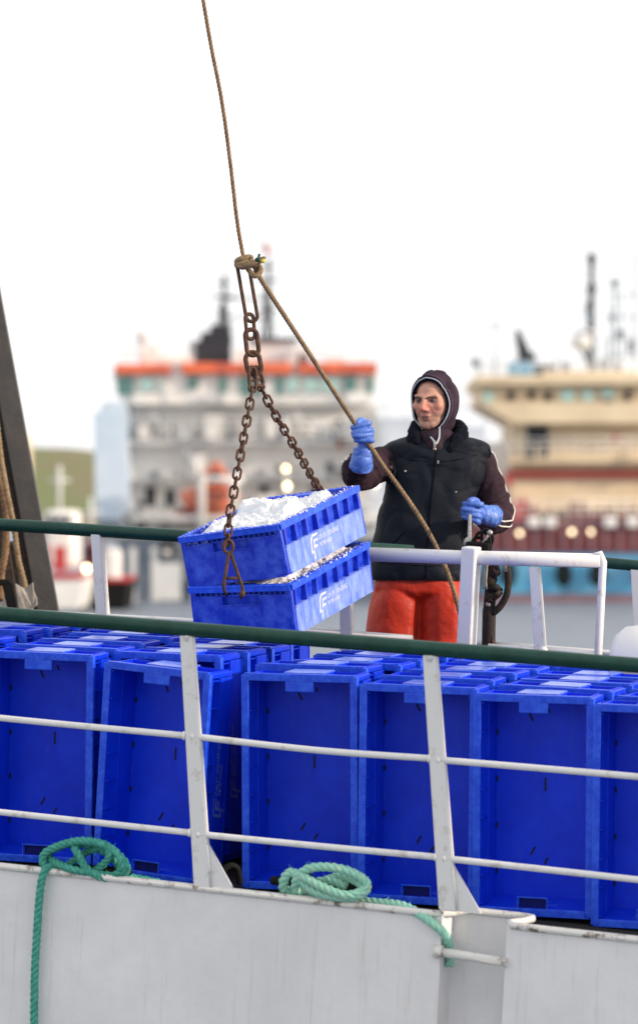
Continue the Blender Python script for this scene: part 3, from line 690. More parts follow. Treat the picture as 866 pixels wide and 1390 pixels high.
m = MB(); m.tube([bt(665, 850, 1.87), bt(668, 870, 1.865), bt(673, 882, 1.86)], .009, n=8); m.tube(smooth_pts([bt(688, 768, 1.87), bt(690, 785, 1.87), bt(688, 806, 1.87), bt(680, 822, 1.87), bt(670, 832, 1.87)], 6), .0145, n=10); m.ball(bt(671, 882, 1.86), .014); obj('hose_branch', m, 'rust_dark', hs, local=True)
m = MB(); m.tube([bt(687, 762, 1.87), bt(688, 776, 1.87)], .0155, n=10); m.ball(bt(663, 820, 1.86), .012); obj('hose_end', m, 'tarp', hs, local=True)
m = MB(); random.seed(5)
for k in range(9):
    c = bt(664+random.uniform(2, 13), random.uniform(766, 812), 1.86); m.ball(c, (.018+random.random()*.014, .012, .02+random.random()*.02), Euler((random.random()*3, random.random()*3, 0)).to_matrix(), sub=1)
obj('hose_rag', m, 'rust_dark', hs, local=True)
m = MB()
for x in (655, 660): m.tube(smooth_pts([bt(x, 748, 1.84), bt(x+1, 765, 1.84), bt(x-1, 790, 1.84), bt(x+1, 800, 1.84)], 4), .006, n=6)
obj('hanging_cord', m, 'tarp', hs, local=True)

# --- slanting steel gantry at the left, its foot and bits
def wpt(px, py, Y): return at(px, py, Y)
g = thing('steel_gantry', V((at(70, 890, 17).x, 17, at(70, 890, 17).z-.6)), 'dark weathered steel gantry leaning at the left edge of the picture', 'gantry')
def beam(px0, py0, px1, py1, Y, wd, dp, matn, name, parent, taperw=None, mb=None):
    a = at(px0, py0, Y); b = at(px1, py1, Y); d = (b-a).normalized(); s_ = V((0, 1, 0)).cross(d).normalized(); q = V((0, 1, 0))
    m = mb or MB(); w2 = taperw or wd
    m.hexa([a-s_*wd/2, a+s_*wd/2, a+s_*wd/2+q*dp, a-s_*wd/2+q*dp, b-s_*w2/2, b+s_*w2/2, b+s_*w2/2+q*dp, b-s_*w2/2+q*dp])
    bmesh.ops.bevel(m.bm, geom=list(m.bm.edges), offset=.006, segments=2, affect='EDGES')
    return obj(name, m, matn, parent)
leg = beam(-73, 80, 66, 838, 17, .098, .10, 'gantry', 'leg', g)
beam(-89, 80, 48, 838, 17.02, .028, .13, 'rust_dark', 'leg_flange', g)
beam(70, 836, 70, 1000, 16.97, .088, .14, 'gantry', 'foot', g)
beam(-95, 180, 14, 838, 17.5, .09, .1, 'rust_dark', 'leg', g)
m = MB(); m.tube([at(-60, 556, 17.2), at(10, 553, 17.1)], .026, n=12); obj('cross_bar', m, 'rust_dark', g)
m = MB(); m.tube([at(-60, 553, 17.2), at(-8, 640, 17.3)], .02, n=10); obj('cross_bar', m, 'rust_dark', g)
m = MB(); m.pbox(-70, 735, 30, 850, 17.6, .25, bevel=.02); m.pbox(0, 838, 60, 905, 17.3, .3, bevel=.02); obj('winch_housing', m, 'rust_dark', g)
beam(-60, 791, 12, 791, 16.6, .03, .05, 'black_rubber', 'bracket', g); beam(9, 791, 26, 870, 16.6, .045, .05, 'black_rubber', 'bracket', g)
m = MB(); m.pbox(-70, 800, 16, 858, 16.9, .04, bevel=.01); obj('side_plate', m, 'steel', g)
m = MB(); random.seed(11)
pl = [(21, 793), (27, 797), (34, 799), (44, 791), (45, 803), (49, 812), (50, 822), (44, 826), (44, 860), (30, 862)]
m.prism([at(x, y, 16.5)+V((0, random.uniform(-.02, .02), 0)) for x, y in pl], V((0, .05, 0))); 
tp = obj('torn_canvas', m, 'tarp', None, origin=at(35, 860, 16.5)); tag(tp, 'torn beige canvas scrap caught beside the gantry foot', 'canvas')
m = MB(); twisted(m, smooth_pts([at(-6, 560, 16.7), at(4, 640, 16.7), at(18, 710, 16.7), at(25, 760, 16.7), at(34, 795, 16.7), at(42, 850, 16.65), at(48, 900, 16.6)], 8), .014, .06)
tag(obj('rope', m, 'rope_tan', origin=at(35, 860, 16.7)), 'tan rope running down beside the steel gantry to the deck', 'rope')
m = MB(); twisted(m, smooth_pts([at(-16, 600, 16.8), at(6, 680, 16.8), at(8, 740, 16.8), at(2, 780, 16.8), at(0, 815, 16.8)], 8), .018, .07)
tag(obj('rope', m, 'rope_rust', origin=at(0, 815, 16.8)), 'thick rusty brown rope hanging nearest the left edge by the gantry', 'rope')
m = MB(); m.pbox(33, 868, 44, 880, 16.0, .1, bevel=.01); m.pbox(2, 872, 30, 884, 16.1, .2, bevel=.02); tag(obj('fish_box', m, 'ship_red', origin=at(20, 884, 16)), 'small red box on deck behind the leftmost blue crates', 'box')

# --- life raft canister at the right
lr = thing('liferaft', BM @ Matrix.Translation(bt(912, 920, 1.45)), 'white round ended liferaft canister at the right edge behind the green rail', 'liferaft')
m = MB(); ring = []
for x, r_ in ((-.235, .06), (-.225, .115), (-.19, .148), (-.10, .165), (.0, .168), (.3, .168), (.5, .165), (.6, .13), (.63, .05)):
    ring.append((V((x, 0, .035)), V((0, r_, 0)), V((0, 0, r_))))
m.loft(ring, n=40); obj('canister', m, 'white_paint', lr, local=True)
m = MB()
for x in (-.02, .02): m.tube([V((x+.0, math.cos(a)*.171, .035+math.sin(a)*.171)) for a in [k*math.pi/20 for k in range(40)]], .006, n=8, closed=True)
obj('seam_ring', m, 'white_paint', lr, local=True)
m = MB(); m.tube([V((-.0, math.cos(a)*.174, .035+math.sin(a)*.174)) for a in [k*math.pi/20 for k in range(40)]], .007, n=8, closed=True); obj('strap', m, 'black_rubber', lr, local=True)

# ================================================================ FISH CRATES
CL, CW, CH = .80, .445, .205
def quad_wall(m, pts_in, pts_out, mi=0):
    pass
def crate_shell(frost=False):
    m = MB(); B = m.box; t_ = .005
    hx, hy = CL/2, CW/2
    fx, fy = hx-.042, hy-.040          # inner floor half size
    tx, ty = hx-.027, hy-.027          # inner top half size
    B((0, 0, .007), (2*fx+.03, 2*fy+.03, .010))
    # four tapered walls (a hexahedron each)
    def wall(a0, a1, b0, b1, nrm):
        n_ = V(nrm)*t_
        m.hexa([a0, a1, a1+n_, a0+n_, b0, b1, b1+n_, b0+n_])
    z0, z1 = .004, CH-.003
    wall(V((-fx, -fy, z0)), V((fx, -fy, z0)), V((-tx, -ty, z1)), V((tx, -ty, z1)), (0, -1, 0))
    wall(V((-fx, fy, z0)), V((fx, fy, z0)), V((-tx, ty, z1)), V((tx, ty, z1)), (0, 1, 0))
    wall(V((-fx, -fy, z0)), V((-fx, fy, z0)), V((-tx, -ty, z1)), V((-tx, ty, z1)), (-1, 0, 0))
    wall(V((fx, -fy, z0)), V((fx, fy, z0)), V((tx, -ty, z1)), V((tx, ty, z1)), (1, 0, 0))
    # rim: flat flange with a turned down lip
    for s in (-1, 1):
        B((0, s*(hy-.014), CH-.002), (CL-.012, .028, .006), bevel=.0022, mi=4); B((s*(hx-.014), 0, CH-.0022), (.028, CW-.056, .006), bevel=.0022, mi=4)
        B((0, s*(hy-.003), CH-.012), (CL-.020, .005, .022), mi=4); B((s*(hx-.003), 0, CH-.012), (.005, CW-.020, .022), mi=4)
        # corner posts
        for q in (-1, 1):
            B((s*(hx-.018), q*(hy-.018), CH/2), (.020, .020, CH-.012), bevel=.004)
    # studs on the rim
    for s in (-1, 1):
        k = 0; x = -hx+.02
        while x < hx-.02:
            B((x, s*(hy-(.009 if k % 2 else .018)), CH+.0014), (.0060, .0042, .0036), mi=4); x += .0135; k += 1
        y = -hy+.035; k = 0
        while y < hy-.03:
            B((s*(hx-(.009 if k % 2 else .018)), y, CH+.0014), (.0042, .0060, .0036), mi=4); y += .0135; k += 1
    # long sides: flush lower panel, shelf, pockets between ribs
    fm = 1 if frost else 0; zs = .112
    for s in (-1, 1):
        B((0, s*(hy-.008), zs/2+.002), (CL-.058, .006, zs-.006), mi=fm, bevel=.002)
        B((0, s*(hy-.023), zs+.002), (CL-.058, .030, .004), mi=fm)
        B((0, s*(hy-.026), .008), (CL-.058, .030, .004))
        for i in range(8):
            x = -hx+.036+i*(CL-.072)/7
            B((x, s*(hy-.021), (zs+.004+CH-.005)/2), (.0045, .032, CH-zs-.011))
        B((0, s*(hy-.0045), zs), (CL-.060, .004, .004), mi=fm); B((0, s*(hy-.0045), .010), (CL-.060, .004, .006), mi=fm)
    # short ends: teeth row under rim, middle panel with hand hold, side fields between ribs
    sd = .010 if frost else .024; zt = CH-.040
    for s in (-1, 1):
        for q in (-1, 1):
            B((s*(hx-sd), q*.137, zt/2), (.005, .112, zt-.004))
            B((s*(hx-.018), q*.0800, zt/2), (.026, .005, zt)); B((s*(hx-.018), q*.1945, zt/2), (.026, .005, zt))
            B((s*(hx-.018), q*.137, zt), (.028 if frost else .012, .112, .004))
            if not frost: B((s*(hx-.016), q*.137, .030), (.022, .112, .004))
        pm = .009 if frost else .0025
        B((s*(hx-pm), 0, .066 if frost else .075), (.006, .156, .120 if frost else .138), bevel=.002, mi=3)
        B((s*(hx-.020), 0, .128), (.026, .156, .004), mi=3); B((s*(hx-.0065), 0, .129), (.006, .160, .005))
        B((s*(hx-.020), 0, zt+.003), (.026, .156, .004))
        B((s*(hx-.024), 0, .006), (.034, CW-.06, .004))
        y = -hy+.030
        while y < hy-.02:
            B((s*(hx-.014), y, CH-.022), (.018, .0035, .028)); y += .0225
        # hand grip tab inside the rim
        if s > 0 or frost:
            B((s*(hx-.045), 0, CH-.0035), (.042, .108, .007), bevel=.003, mi=4); B((s*(hx-.064), 0, CH-.010), (.005, .100, .016), bevel=.002, mi=4)
        else:
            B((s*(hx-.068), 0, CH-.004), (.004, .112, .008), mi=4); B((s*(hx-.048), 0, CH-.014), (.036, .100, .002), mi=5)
            for q in (-1, 1): B((s*(hx-.048), q*.054, CH-.006), (.040, .004, .010), mi=4)
    bm = m.bm
    # dark bars for drain slots on the floor and along the foot of one wall
    for x, y, a, l in ((.30, .055, .45, .034), (.325, -.01, .25, .018), (.055, .0, 0, .048), (-.19, .045, -.5, .034), (-.225, -.005, -.5, .026), (.10, -.11, 0, .02)):
        B((x, y, .0125), (l, .0075, .0018), Euler((0, 0, a)).to_matrix(), mi=2)
    for x in (.24, .07, -.10, -.27): B((x, fy-.003, .016), (.018, .005, .008), mi=2)
    for x in (.24, -.10): B((x, -fy+.003, .016), (.018, .005, .008), mi=2)
    me = bpy.data.meshes.new('shell'); bmesh.ops.recalc_face_normals(bm, faces=bm.faces); bm.to_mesh(me); bm.free()
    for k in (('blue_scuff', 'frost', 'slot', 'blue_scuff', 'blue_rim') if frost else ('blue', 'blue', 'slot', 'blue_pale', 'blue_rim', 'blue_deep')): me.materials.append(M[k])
    return me

def text_mesh(body, size):
    c = bpy.data.curves.new('t', 'FONT'); c.body = body; c.size = size; c.extrude = .0004; c.resolution_u = 2
    c.space_character = 1.08; c.offset = size*.012
    o = bpy.data.objects.new('t', c); COL.objects.link(o); dg = bpy.context.evaluated_depsgraph_get(); dg.update()
    me = bpy.data.meshes.new_from_object(o.evaluated_get(dg)); bpy.data.objects.remove(o); bpy.data.curves.remove(c); return me
def logo_mesh():
    m = MB(); h = .088; sh = .22; wd = .010
    def seg(pts, w_=wd):
        for a, b in zip(pts, pts[1:]):
            a = V((a[0]*.052+a[1]*h*sh/1.5, a[1]*h/1.5, 0)); b = V((b[0]*.052+b[1]*h*sh/1.5, b[1]*h/1.5, 0))
            d = (b-a).normalized(); p = V((-d.y, d.x, 0))*w_/2; a2 = a-d*w_*.45; b2 = b+d*w_*.45
            m.prism([a2-p, b2-p, b2+p, a2+p], V((0, 0, .0006+random.random()*.0003)))
    seg([(1.1, 1.5), (.25, 1.5), (0, 1.3), (0, .42), (.5, .42)])
    seg([(1.1, 1.12), (.48, 1.12), (.48, .0)], .010); seg([(.5, .74), (1.0, .74)], .010)
    return m
def lettering_mesh(seed=1):
    """logo and two lines, laid out on the local long side y = -CW/2"""
    random.seed(seed); m = logo_mesh(); bm = m.bm
    bm.transform(Matrix.Translation((-.16, .018, 0)))
    for body, size, y in (('CALEY FISHERIES', .025, .078), ('PETERHEAD', .021, .052)):
        me = text_mesh(body, size); b2 = bmesh.new(); b2.from_mesh(me); b2.transform(Matrix.Translation((-.075, y, .0004)) @ Matrix(((1, .15, 0, 0), (0, 1, 0, 0), (0, 0, 1, 0), (0, 0, 0, 1))))
        tmp = bpy.data.meshes.new('x'); b2.to_mesh(tmp); bm.from_mesh(tmp); b2.free()
    T = Matrix(((1, 0, 0, 0), (0, 0, -1, -(CW/2-.0048)), (0, 1, 0, 0), (0, 0, 0, 1)))
    bm.transform(T)
    me = bpy.data.meshes.new('lettering'); bmesh.ops.recalc_face_normals(bm, faces=bm.faces); bm.to_mesh(me); bm.free(); return me
shell_me = crate_shell(); let_me = lettering_mesh(); let_me.materials.append(M['print_dim'])
ORD = ['leftmost', 'second', 'third', 'fourth', 'fifth', 'sixth', 'seventh', 'eighth']
ROWN = ['front row', 'second row back', 'third row back', 'fourth row back', 'fifth row back', 'last row back']
def crate(M4, label, group):
    t = thing('fish_crate', M4, label, 'crate', group)
    link('shell', shell_me, None, t); link('lettering', let_me, None, t); return t
VF = .335
# front row: left rim edge and bottom of each crate from the photograph, then extra yaw and lean
front = [(-190, 1178, 3, -3), (-27, 1186, 4, -1.9), (124, 1206, -5.0, 1.0), (328, 1222, 3.5, -3.0), (484, 1240, 2.5, -2.2), (640, 1254, 3, -2.6), (801, 1268, 2.5, -2.3), (960, 1284, 3, -2.4)]
ex = [' at the left edge of the picture', ' beside the tangled green rope', ' leaning, with its lettered side showing', ' just left of the coiled mint rope', ' behind the right white post', ' above the notch in the gunwale', ' at the right edge of the picture', '']
cols_t = []
for i, (px, py, yaw, lean) in enumerate(front):
    a = bt(px, py, VF); cols_t.append(a.x+CW/2)
    R3 = Matrix.Rotation(R(yaw), 4, 'Z') @ Matrix.Rotation(R(-lean+0.0)*-1, 4, 'Y') if False else Matrix.Rotation(R(yaw), 4, 'Z') @ Matrix.Rotation(R(lean), 4, 'Y')
    piv = V((a.x, VF, -.045))
    base = Matrix.Translation(piv) @ R3 @ Matrix(((0, -1, 0, CW/2), (0, 0, -1, CH), (1, 0, 0, CL/2), (0, 0, 0, 1)))
    if i in (0, 7): 
        crate(BM @ base, 'blue crate on end in the front row, just beyond the '+('left' if i == 0 else 'right')+' edge', 'blue fish crates stacked on end on deck'); continue
    crate(BM @ base, 'open blue crate on end in the front row'+ex[i], 'blue fish crates stacked on end on deck')
m = MB()
sc = lambda px, py: bt(px, py, VF+.165)
for pts in ([(92, 1022), (96, 1030), (101, 1024)], [(94, 1034), (100, 1038), (96, 1044), (103, 1044)], [(99, 1018), (102, 1040)]): m.tube([sc(*q) for q in pts], .0016, n=5)
m.bm.free()
random.seed(21)
for r_ in range(1, 5):
    for i, tx in enumerate(cols_t):
        yaw = random.uniform(-1.5, 1.5); lean = random.uniform(-3.2, -1.6); jt = random.uniform(-.015, .015)
        if i == 2: tx -= .02; yaw = -2
        sx = -.02*r_ if i < 4 else 0
        piv = V((tx-CW/2+jt+(.035 if (i == 3 and r_ == 1) else 0)*-1, VF+r_*.25+random.uniform(-.008, .008), -.043+random.uniform(0, .012)))
        base = Matrix.Translation(piv) @ Matrix.Rotation(R(yaw), 4, 'Z') @ Matrix.Rotation(R(lean), 4, 'Y') @ Matrix(((0, -1, 0, CW/2), (0, 0, -1, CH), (1, 0, 0, CL/2), (0, 0, 0, 1)))
        crate(BM @ base, 'blue crate on end, %s in the %s' % (ORD[i]+(' from the left' if i else ''), ROWN[r_]), 'blue fish crates stacked on end on deck')

# ================================================================ HANGING CRATES, ICE, CHAIN, ROPES
def frame(ax, b_, c_off=V((0, 0, 0))):
    x = V(b_).normalized(); y = -(V(ax)-x*V(ax).dot(x)).normalized(); z = x.cross(y); return x, y, z
xh, yh, zh = frame((.394, -.185, .052), (.314, .72, .156))
YN = 13.62
N1 = at(380, 712, YN)                                # near top corner of the upper crate
def hang_matrix(N, x, y, z): return mx(x, y, z, N+x*CL/2+y*CW/2-z*CH)
H1 = hang_matrix(N1, xh, yh, zh)
x2, y2, z2 = frame((.397, -.185, .014), (.314, .72, .160))
H2 = hang_matrix(at(395.5, 794, YN+.01), x2, y2, z2)
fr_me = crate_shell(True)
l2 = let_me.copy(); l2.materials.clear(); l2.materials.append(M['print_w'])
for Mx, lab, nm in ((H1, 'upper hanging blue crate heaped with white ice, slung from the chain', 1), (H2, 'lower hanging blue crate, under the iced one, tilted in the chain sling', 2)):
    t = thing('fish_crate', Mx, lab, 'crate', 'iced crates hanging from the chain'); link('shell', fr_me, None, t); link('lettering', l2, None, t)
    if nm == 1:
        # scrawled marker on the end panel
        me = text_mesh('F PL IR', .03); o = link('marker_scrawl', me, None, t); me.transform(Matrix(((0, 0, -1, -(CL/2-.0052)), (-1, 0, 0, .185), (0, 1, 0, .165), (0, 0, 0, 1)))); me.materials.append(M['print_dim'])
def ice(Mx, label, matn, hmax, seed, sx=.36, sy=.185, base=.20):
    bm = bmesh.new(); nx, ny = 120, 66; g = []
    for i in range(nx+1):
        row = []
        for j in range(ny+1):
            x = -sx+2*sx*i/nx; y = -sy+2*sy*j/ny
            e = min(1, (1-abs(x/sx))*5)*min(1, (1-abs(y/sy))*3.5)
            h = base-(.05*max(0, x-.12)/.24 if seed == 3 else 0)+hmax*e*(.65+.9*mnoise.noise((x*6+seed, y*6, 1)))-.006*math.exp(-(mnoise.noise((x*13, y*13, seed+2))/.10)**2)+.016*mnoise.noise((x*16, y*16, seed))+.013*mnoise.noise((x*60, y*60, seed))+.006*mnoise.noise((x*120, y*120, seed))
            row.append(bm.verts.new((x, y, h)))
        g.append(row)
    for i in range(nx):
        for j in range(ny):
            f = bm.faces.new((g[i][j], g[i+1][j], g[i+1][j+1], g[i][j+1])); f.smooth = True
    # skirt and floor so that the heap is solid
    bot = []
    rim = [g[i][0] for i in range(nx+1)]+[g[nx][j] for j in range(1, ny+1)]+[g[i][ny] for i in range(nx-1, -1, -1)]+[g[0][j] for j in range(ny-1, 0, -1)]
    low = [bm.verts.new((v.co.x*.95, v.co.y*.95, .03)) for v in rim]
    for k in range(len(rim)):
        bm.faces.new((rim[k], low[k], low[(k+1) % len(rim)], rim[(k+1) % len(rim)]))
    bm.faces.new(low[::-1])
    # loose grains on the heap and along the rim
    random.seed(seed)
    for k in range(240):
        if k % 3:
            s = random.choice((-1, -1, -1, 1)); x = random.uniform(-.38, .38); y = s*random.gauss(CW/2-.02, .012); z = CH+.003; r = random.choice((.0015, .002, .003, .006))
        else: x = random.uniform(-sx, sx)*.95; y = random.uniform(-sy, sy)*.95; i = int((x+sx)/(2*sx)*nx); j = int((y+sy)/(2*sy)*ny); z = g[i][j].co.z+.002; r = random.uniform(.003, .007)
        bmesh.ops.create_icosphere(bm, subdivisions=1, radius=r, matrix=Matrix.Translation((x, y, z)) @ Euler((random.random()*3, random.random()*3, 0)).to_matrix().to_4x4() @ Matrix.Diagonal((1, .7, .6, 1)))
    bmesh.ops.recalc_face_normals(bm, faces=bm.faces)
    me = bpy.data.meshes.new('crushed_ice'); bm.to_mesh(me); bm.free(); me.materials.append(M[matn])
    o = bpy.data.objects.new('crushed_ice', me); COL.objects.link(o); o.matrix_world = Mx; ROOTM[o.name] = Mx.copy()
    tag(o, label, 'ice', kind='stuff'); return o
ice(H1, 'white crushed ice heaped in the upper hanging crate', 'ice', .082, 3, base=.172)
ice(H2, 'dirty crushed ice packed in the lower hanging crate', 'dirty_ice', .055, 8, base=.186)

# --- rope from the derrick, knot, and guide rope through the man's hands
KN = at(331, 352, 13.9)
m = MB(); top = at(276, 0, 13.9); far = KN+(top-KN)*2.2
twisted(m, smooth_pts([far, top, at(300, 130, 13.9), at(312, 215, 13.9), at(322, 300, 13.9), KN], 10), .0078, .05)
tag(obj('hoist_rope', m, 'rope_rust', origin=KN), 'brown hoisting rope rising from the knot to the top of the picture', 'rope')
HANDL = at(489, 592, 14.72)
gp = [KN+V((.05, -.01, -.02)), at(352, 375, 13.93), at(420, 480, 14.3), at(487, 583, 14.71), at(500, 602, 14.70), at(520, 632, 14.78), at(552, 676, 14.86), at(578, 716, 14.88), at(598, 755, 14.92), at(612, 790, 14.95), at(622, 825, 14.97), at(634, 880, 15.0), at(640, 960, 15.05)]
m = MB(); twisted(m, smooth_pts(gp, 12), .0102, .050)
tag(obj('guide_rope', m, 'rope_tan', origin=HANDL), "tan guide rope slanting from the knot through the man's raised glove", 'rope')
m = MB()
for k in range(3):
    m.tube(smooth_pts([KN+V((math.cos(a)*.026, math.sin(a)*.026, .010*k-.02+math.sin(a*1.0+k)*.008)) for a in [j*math.pi/5 for j in range(10)]], 4, True), .0125, n=8, closed=True)
m.tube(smooth_pts([at(328, 362, 13.88), at(340, 358, 13.86), at(356, 352, 13.86), at(359, 352, 13.86)], 6), .0125, n=8)
m.tube(smooth_pts([at(336, 362, 13.9), at(346, 374, 13.87), at(354, 366, 13.88), at(346, 356, 13.9)], 6, True), .011, n=8, closed=True)
kn = obj('rope_knot', m, 'rope_tan', origin=KN); tag(kn, 'tan rope knot with a frayed coloured tail at the top of the chain', 'knot')
m = MB(); m.tube([at(350, 355, 13.86), at(352, 344, 13.86)], .005); m.ball(at(350, 352, 13.85), (.012, .008, .01)); obj('whipping', m, 'green_rail', kn)
m = MB(); m.ball(at(357, 354, 13.85), (.010, .008, .008)); M['yellow'] = mat('yellow_tape', (.6, .45, .04), .5); obj('yellow_tape', m, 'yellow', kn)

sling = thing('chain_sling', at(345, 495, 13.9), 'rusty brown chain sling with two legs holding the tilted blue crates', 'chain')
def stadium(L_, W_, r, n=10, seg=14):
    m = MB(); h = max(L_/2-W_/2, 0.0001); P = []
    for k in range(seg+1): a = math.pi*k/seg; P.append(V((math.cos(a)*W_/2, 0, h+math.sin(a)*W_/2)))
    for k in range(seg+1): a = math.pi+math.pi*k/seg; P.append(V((math.cos(a)*W_/2, 0, -h+math.sin(a)*W_/2)))
    m.tube(P, r, n=n, closed=True); return m
def place_link(me_or_mb, c, d, twist, name='link', matn='rust'):
    d = d.normalized(); side = V((0, 1, 0)); yv = (side-d*side.dot(d)).normalized(); xv = yv.cross(d)
    xv, yv = xv*math.cos(twist)+yv*math.sin(twist), -xv*math.sin(twist)+yv*math.cos(twist)
    X = mx(xv, yv, d, c)
    if isinstance(me_or_mb, MB):
        me_or_mb.bm.transform(ROOTM[sling.name].inverted() @ X); return obj(name, me_or_mb, matn, sling, local=True)
    o = bpy.data.objects.new(name, me_or_mb); COL.objects.link(o); o.parent = sling
    o.matrix_local = ROOTM[sling.name].inverted() @ X; return o
def linkat(px0, py0, px1, py1, Y, W_, r, tw=0, name='link'):
    a = at(px0, py0, Y); b = at(px1, py1, Y); return place_link(stadium((b-a).length, W_, r), (a+b)/2, a-b, tw, name)
linkat(328, 350, 343, 436, 13.9, .044, .0072, 0, 'long_link')
linkat(338, 426, 341, 460, 13.9, .032, .0075, .25, 'link')
linkat(340, 447, 344, 482, 13.9, .046, .0090, .1, 'link')
linkat(341, 478, 347, 508, 13.9, .054, .0095, .0, 'ring')
linkat(342, 498, 344, 526, 13.88, .032, .0072, .5, 'link')
linkat(347, 498, 354, 524, 13.92, .032, .0072, .6, 'link')
me_l = stadium(.050, .029, .0050); bm = me_l.bm; small = bpy.data.meshes.new('link'); bm.to_mesh(small); bm.free(); small.materials.append(M['rust'])
def chain_run(P, pitch=.039):
    P = resample(smooth_pts(P, 12), pitch)
    for i in range(len(P)-1):
        c = (P[i]+P[i+1])/2; place_link(small, c, P[i]-P[i+1], .35+(i % 2)*1.45+random.uniform(-.15, .15))
random.seed(4)
E1 = H1 @ V((-CL/2-.006, .02, CH+.006))              # where the near leg passes the rim of the upper crate
chain_run([at(344, 518, 13.88), at(337, 560, 13.82), at(326, 620, 13.72), at(317, 670, 13.66), at(311, 705, 13.62), at(309, 740, 13.60)])
chain_run([at(350, 517, 13.92), at(372, 560, 14.0), at(398, 603, 14.12), at(418, 638, 14.28), at(434, 666, 14.42)])
# spreader hook on the crate ends
m = MB(); Yk = 13.58
m.tube([at(310, 742, Yk)+V((math.cos(a)*.018, 0, math.sin(a)*.024)) for a in [k*math.pi/8 for k in range(16)]], .0065, n=8, closed=True)
m.tube([at(311, 750, Yk), at(304, 792, Yk), at(304, 800, Yk), at(308, 808, Yk+.03)], .0068, n=8); m.tube([at(313, 750, Yk), at(326, 788, Yk), at(330, 800, Yk), at(327, 812, Yk+.03)], .0068, n=8)
m.tube([at(305, 785, Yk), at(324, 785, Yk)], .006, n=8)
m.ball(at(329, 806, Yk), (.012, .012, .016)); obj('spreader_hook', m, 'rust', sling)
m = MB(); fk = H1 @ V((CL/2+.012, 0, CH-.02)); m.tube([at(434, 664, 14.42), fk+V((0, 0, .02)), fk, fk-zh*.12], .007, n=8); obj('far_hook', m, 'rust', sling)

# --- mooring ropes on the gunwale
def ropepath(pts, vfun=None, n=10):
    return smooth_pts([BM @ (bt(p[0], p[1], p[2])) for p in pts], n)
def cleat(x, y, label):
    a = bt(x-28, y-2, .05); 
for (x0, y0, x1, y1, nm) in ((68, 1180, 174, 1184, 0), (372, 1196, 500, 1206, 1)):
    m = MB(); a = bt(x0, y0, .05); b = bt(x1, y1, .05)
    m.tube([a, a.lerp(b, .3), a.lerp(b, .7), b], [.016, .02, .02, .015], n=10); m.ball(a, .017); m.ball(b, .016)
    for k in (.35, .65): c = a.lerp(b, k); m.tube([c, V((c.x, c.y, -.02))], .02, n=8)
    obj('cleat', m, 'black_rubber', boat, local=True)
g1 = MB()
twisted(g1, ropepath([(46, 1420, -.03), (47, 1330, -.03), (50, 1270, -.03), (54, 1215, -.03), (60, 1184, -.025), (72, 1176, .01), (95, 1180, .03), (118, 1188, .03), (142, 1172, .01), (150, 1158, .0), (138, 1150, .02), (112, 1160, .05), (92, 1176, .05), (76, 1186, .03), (60, 1176, .0), (60, 1160, .0), (82, 1148, .0), (112, 1142, -.01), (146, 1150, .0), (170, 1172, .0), (168, 1188, .01), (140, 1192, .0), (118, 1180, -.01), (106, 1160, -.02), (102, 1150, .0), (112, 1146, .03), (140, 1156, .05), (160, 1174, .05), (160, 1190, .04), (128, 1186, .0), (96, 1180, -.02), (70, 1168, .02), (66, 1158, .04), (92, 1146, .02), (130, 1144, .02), (158, 1158, .0), (166, 1180, -.01), (150, 1194, .03), (176, 1192, .10), (190, 1194, .12), (215, 1199, .14)]), 0.0158, .070, fuzz=260)
tag(obj('mooring_rope', g1, 'rope_green', origin=BM @ bt(110, 1186, 0)), 'dark green rope tangled on the gunwale, its tail hanging down the hull', 'rope', 'green mooring ropes on the gunwale')
g2 = MB()
twisted(g2, ropepath([(610, 1312, .07), (611, 1294, .06), (605, 1272, .0), (590, 1256, -.02), (570, 1242, .0), (545, 1230, .03), (510, 1226, .06), (470, 1222, .06), (430, 1219, .05), (392, 1212, .03), (385, 1198, .0), (396, 1184, -.01), (410, 1198, -.01), (430, 1212, -.02), (465, 1219, -.02), (492, 1214, -.01), (498, 1200, .0), (480, 1186, -.01), (450, 1178, -.02), (418, 1180, -.02), (402, 1196, -.01), (404, 1212, .02), (430, 1204, .05), (458, 1190, .05), (482, 1196, .03), (494, 1208, .0), (470, 1216, -.03), (436, 1204, -.035), (410, 1190, -.02), (392, 1186, .02), (384, 1200, .04), (392, 1214, .05), (440, 1196, .04), (470, 1204, .03)]), 0.0175, .078, fuzz=260)
tag(obj('mooring_rope', g2, 'rope_mint', origin=BM @ bt(440, 1218, 0)), 'pale mint rope coiled on the gunwale with its tail running to the notch', 'rope', 'green mooring ropes on the gunwale')
# --- a loop of black hose between the crates and a scrap of weed
m = MB(); m.tube(ropepath([(296, 1214, .16), (300, 1188, .16), (312, 1176, .18), (322, 1180, .2), (326, 1200, .22)]), .012, n=10); tag(obj('hose', m, 'black_rubber', origin=BM @ bt(310, 1214, .18)), 'short loop of black hose standing between the crates by the left post', 'hose')
M['weed'] = mat('yellow_weed', (.25, .25, .03), .8)
m = MB(); random.seed(2)
for k in range(8): m.ball(BM @ (bt(288+random.uniform(-8, 10), 1207+random.uniform(-2, 2), .02)), (.008, .005, .004), Euler((0, random.random(), random.random()*3)).to_matrix(), sub=1)
tag(obj('seaweed_scrap', m, 'weed', origin=BM @ bt(288, 1208, .02)), 'scrap of yellowish weed at the foot of the left white post', 'weed')

# ================================================================ THE MAN
YM = 15.2; PX = F/YM
foot = at(572, 1074, YM)
# raised platform he stands on
pb = BI @ foot
m = MB(); m.box((pb.x, pb.y+.05, (pb.z-.02)/2), (.9, .7, pb.z+.02), bevel=.01); obj('platform', m, 'deck', boat, local=True)
man = thing('person', foot, 'man in a plum hood, black vest, orange trousers and blue gloves holding the rope', 'person')
def p(x, y, dy=0): return at(x, y, YM+dy) + V((0, 0, 0))
